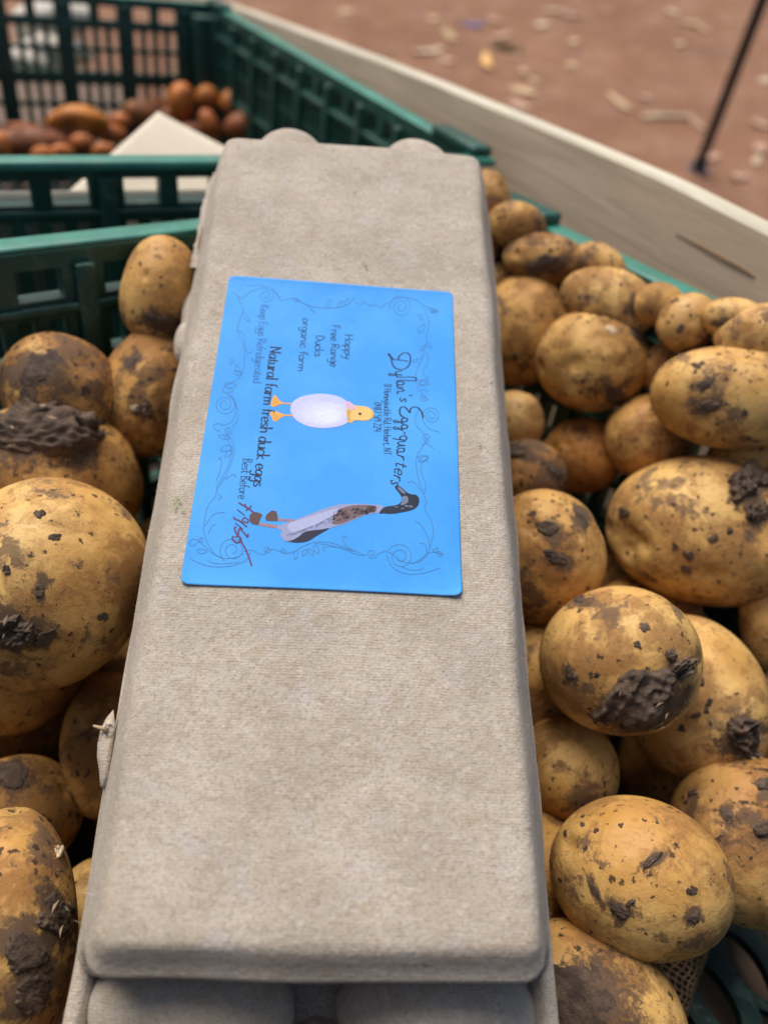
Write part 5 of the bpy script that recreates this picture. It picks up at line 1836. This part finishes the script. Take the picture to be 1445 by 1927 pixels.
for k, a in enumerate((
    ('bright orange oval dry leaf on the dirt beside the dark moss', 917, 112, 0.066, 0.034, 98, ORL),
    ('pale pointed dry leaf left of the bright orange one', 806, 95, 0.070, 0.024, 38, PALE),
    ('small tan dry leaf near the blue scrap', 848, 62, 0.040, 0.026, -55, TAN),
    ('pinkish dry leaf at the top above the pale pair', 1072, 20, 0.048, 0.030, -25, PNK),
    ('pale leaf touching the pinkish leaf at the top edge', 1040, 12, 0.050, 0.016, -5, PALE),
    ('whitish round leaf below the pinkish pair', 1021, 40, 0.036, 0.026, 40, PALE),
    ('pale leaf at the top middle right', 1264, 20, 0.040, 0.022, -5, PALE),
    ('cream curled leaf above the wood stick', 1297, 42, 0.050, 0.020, -8, TAN),
    ('cream leaf end joined to the curled leaf', 1322, 53, 0.036, 0.022, -40, TAN),
    ('small white round leaf below the curled one', 1278, 80, 0.026, 0.022, 0, PALE),
    ('round tan leaf in the open dirt right of the carton lobe', 984, 172, 0.050, 0.036, -30, TAN),
    ('tan seed leaf left of the wood stick', 1165, 190, 0.060, 0.026, -65, TAN),
    ('orange brown leaf just above the wood stick', 1216, 180, 0.030, 0.022, 0, PNK),
    ('tan leaf right of the wood stick tip', 1309, 228, 0.048, 0.022, -60, PNK),
    ('pink leaf right of the tent pole, half way down', 1428, 234, 0.042, 0.030, -10, PNK),
    ('white leaf at the right edge beyond the pole', 1440, 150, 0.036, 0.024, 0, PALE),
    ('pink leaf beside the foot of the tent pole', 1338, 296, 0.036, 0.024, 15, PNK),
    ('pale orange leaf at the right edge low down', 1430, 283, 0.034, 0.034, 60, PNK),
    ('grey white leaf hanging below the pale orange one', 1424, 304, 0.034, 0.020, 70, PALE),
    ('small pink leaf below the pole foot', 1390, 336, 0.030, 0.026, 40, PNK),
    ('faint pinkish leaf by the plank', 975, 200, 0.046, 0.034, -10, PNK),
    ('small tan leaf speck near the moss', 968, 102, 0.026, 0.018, 20, PNK),
    ('faint tan leaf speck upper middle', 1080, 72, 0.026, 0.022, 10, TAN),
    ('tan leaf speck left of the seed leaf', 1075, 118, 0.030, 0.022, 10, TAN),
    ('tan round speck below the moss', 984, 132, 0.024, 0.024, 0, TAN),
    ('tan round speck above the round tan leaf', 1005, 150, 0.026, 0.026, 0, TAN),
    ('pinkish flat leaf below the pale pointed one', 838, 112, 0.044, 0.026, -10, PNK),
    ('pinkish leaf left of the pole near the top', 930, 30, 0.036, 0.026, -30, PNK),
    ('pink leaf beyond the moss at the top', 942, 62, 0.050, 0.022, 30, PNK),
    ('pale leaf speck in the upper left dirt', 815, 32, 0.030, 0.024, 0, TAN),
    ('brown leaf speck near the top left of the dirt', 650, 22, 0.036, 0.022, 20, TAN),
)):
    leaf_obj(a[0], a[1], a[2], a[3], a[4], a[5], a[6], seed=k, curl=0.15 + 0.2 * ((k * 7) % 5) / 5)
leaf_obj('dark blue scrap of plastic on the dirt near the top', 890, 40, 0.060, 0.022, 10, BLUEP, 'plastic_scrap', 0.2, 'scrap', 0.0006, 77)
def stick():
    p = hit(1251, 218, GP, UPZ)
    v, f = [], []
    n = 9
    for i in range(n + 1):
        s = i / n
        h = 0.0085 * (1 - 0.25 * s) + 0.001 * math.sin(7 * s)
        for a in range(6):
            t_ = a * math.pi / 3
            v.append(((s - 0.5) * 0.13 + 0.004 * math.cos(t_) * (1 if s in (0, 1) else 0), h * math.cos(t_) + 0.004 * math.sin(4 * s), 0.006 + 0.006 * math.sin(t_)))
    for i in range(n):
        for a in range(6):
            f.append((i * 6 + a, i * 6 + (a + 1) % 6, i * 6 + 6 + (a + 1) % 6, i * 6 + 6 + a))
    f += [tuple(range(5, -1, -1)), tuple(n * 6 + k for k in range(6))]
    o = mesh_obj('wood_stick', v, f, CHIP, None, False)
    o.location = (p[0], p[1], gz(p[0], p[1]))
    o.rotation_euler = (0, 0, rad(12))
    tag(o, 'flat splinter of pale wood lying on the dirt left of the pole', 'stick')
stick()
def moss():
    p = hit(952, 84, GP, UPZ)
    rs = np.random.default_rng(5)
    v, f = [], []
    for _ in range(150):
        c = rs.normal(size=2) * np.array([0.026, 0.014])
        hgt = rs.uniform(0.006, 0.020)
        a = rs.uniform(0, 6.28)
        d = np.array([math.cos(a), math.sin(a)]) * 0.0016
        l_ = rs.normal(size=2) * 0.008
        b0 = len(v)
        v += [(c[0] - d[0], c[1] - d[1], 0), (c[0] + d[0], c[1] + d[1], 0), (c[0] + d[1], c[1] - d[0], 0), (c[0] + l_[0], c[1] + l_[1], hgt)]
        f += [(b0, b0 + 1, b0 + 3), (b0 + 1, b0 + 2, b0 + 3), (b0 + 2, b0, b0 + 3)]
    o = mesh_obj('moss_tuft', v, f, MOSS, None, False)
    o.location = (p[0], p[1], gz(p[0], p[1]))
    tag(o, 'small dark green tuft of moss growing in the dirt', 'moss tuft')
    o['kind'] = 'stuff'
moss()

def pebbles():
    """grit and tiny chips strewn over the dirt"""
    rs = np.random.default_rng(21)
    bm = bmesh.new()
    bmesh.ops.create_icosphere(bm, subdivisions=1, radius=1)
    P = np.array([v.co[:] for v in bm.verts])
    Fc = [[q.index for q in p.verts] for p in bm.faces]
    bm.free()
    mats = [simple('grit_brown', (0.20, 0.115, 0.08), 0.9), simple('grit_tan', (0.44, 0.31, 0.22), 0.9), simple('grit_grey', (0.36, 0.31, 0.28), 0.9)]
    v, f, mi = [], [], []
    for _ in range(1500):
        x, y = rs.uniform(-0.6, 2.6), rs.uniform(1.2, 5.2)
        s = rs.uniform(0.0015, 0.006) * np.array([1, rs.uniform(0.5, 1), 0.5])
        a = rs.uniform(0, 6.28)
        V = P * s * rs.uniform(0.8, 1.2, (len(P), 1))
        V = np.c_[V[:, 0] * math.cos(a) - V[:, 1] * math.sin(a), V[:, 0] * math.sin(a) + V[:, 1] * math.cos(a), V[:, 2]]
        b0 = len(v)
        v += list(V + np.array([x, y, gz(x, y) + 0.0008]))
        f += [[b0 + i for i in q] for q in Fc]
        mi += [int(rs.choice(3, p=[0.6, 0.28, 0.12]))] * len(Fc)
    o = mesh_obj('gravel', v, f, mats, None, False, mi)
    o['kind'] = 'stuff'
    o['label'] = 'grit and tiny chips strewn over the red dirt'
pebbles()

def pole():
    p = hit(1311, 322, np.array([0, 0, 0.0]), UPZ)
    t = thing('tent_pole', 'thin black upright tent pole standing on the dirt', 'pole', Matrix.Translation((p[0], p[1], gz(p[0], p[1]))))
    black = simple('black_paint', (0.018, 0.019, 0.022), 0.4)
    steel = simple('blue_grey_steel', (0.24, 0.27, 0.33), 0.35, 0.2, 60, metal=0.6)
    def tube(name, r, z0, z1, mat, n=20):
        v, f = [], []
        for z in (z0, z1):
            for k in range(n):
                a = 2 * math.pi * k / n
                v.append((r * math.cos(a), r * math.sin(a), z))
        for k in range(n):
            f.append((k, (k + 1) % n, n + (k + 1) % n, n + k))
        f += [tuple(range(n - 1, -1, -1)), tuple(range(n, 2 * n))]
        o = mesh_obj(name, v, f, mat, t)
        m = o.modifiers.new('split', 'EDGE_SPLIT')
        return o
    tube('shaft', 0.0125, 0.012, 2.5, black)
    tube('collar', 0.016, 0.010, 0.030, black)
    bxs = Boxes()
    bxs.box(-0.024, 0.024, -0.014, 0.014, 0.0, 0.006)
    bevel(mesh_obj('foot_plate', bxs.v, bxs.f, steel, t, False), 0.002)
    for sx in (-0.018, 0.018):
        bm = bmesh.new()
        bmesh.ops.create_cone(bm, cap_ends=True, segments=6, radius1=0.006, radius2=0.006, depth=0.007)
        me = bpy.data.meshes.new('bolt')
        bm.to_mesh(me)
        bm.free()
        me.materials.append(steel)
        inst('bolt', me, t, (sx, 0, 0.0094))
pole()
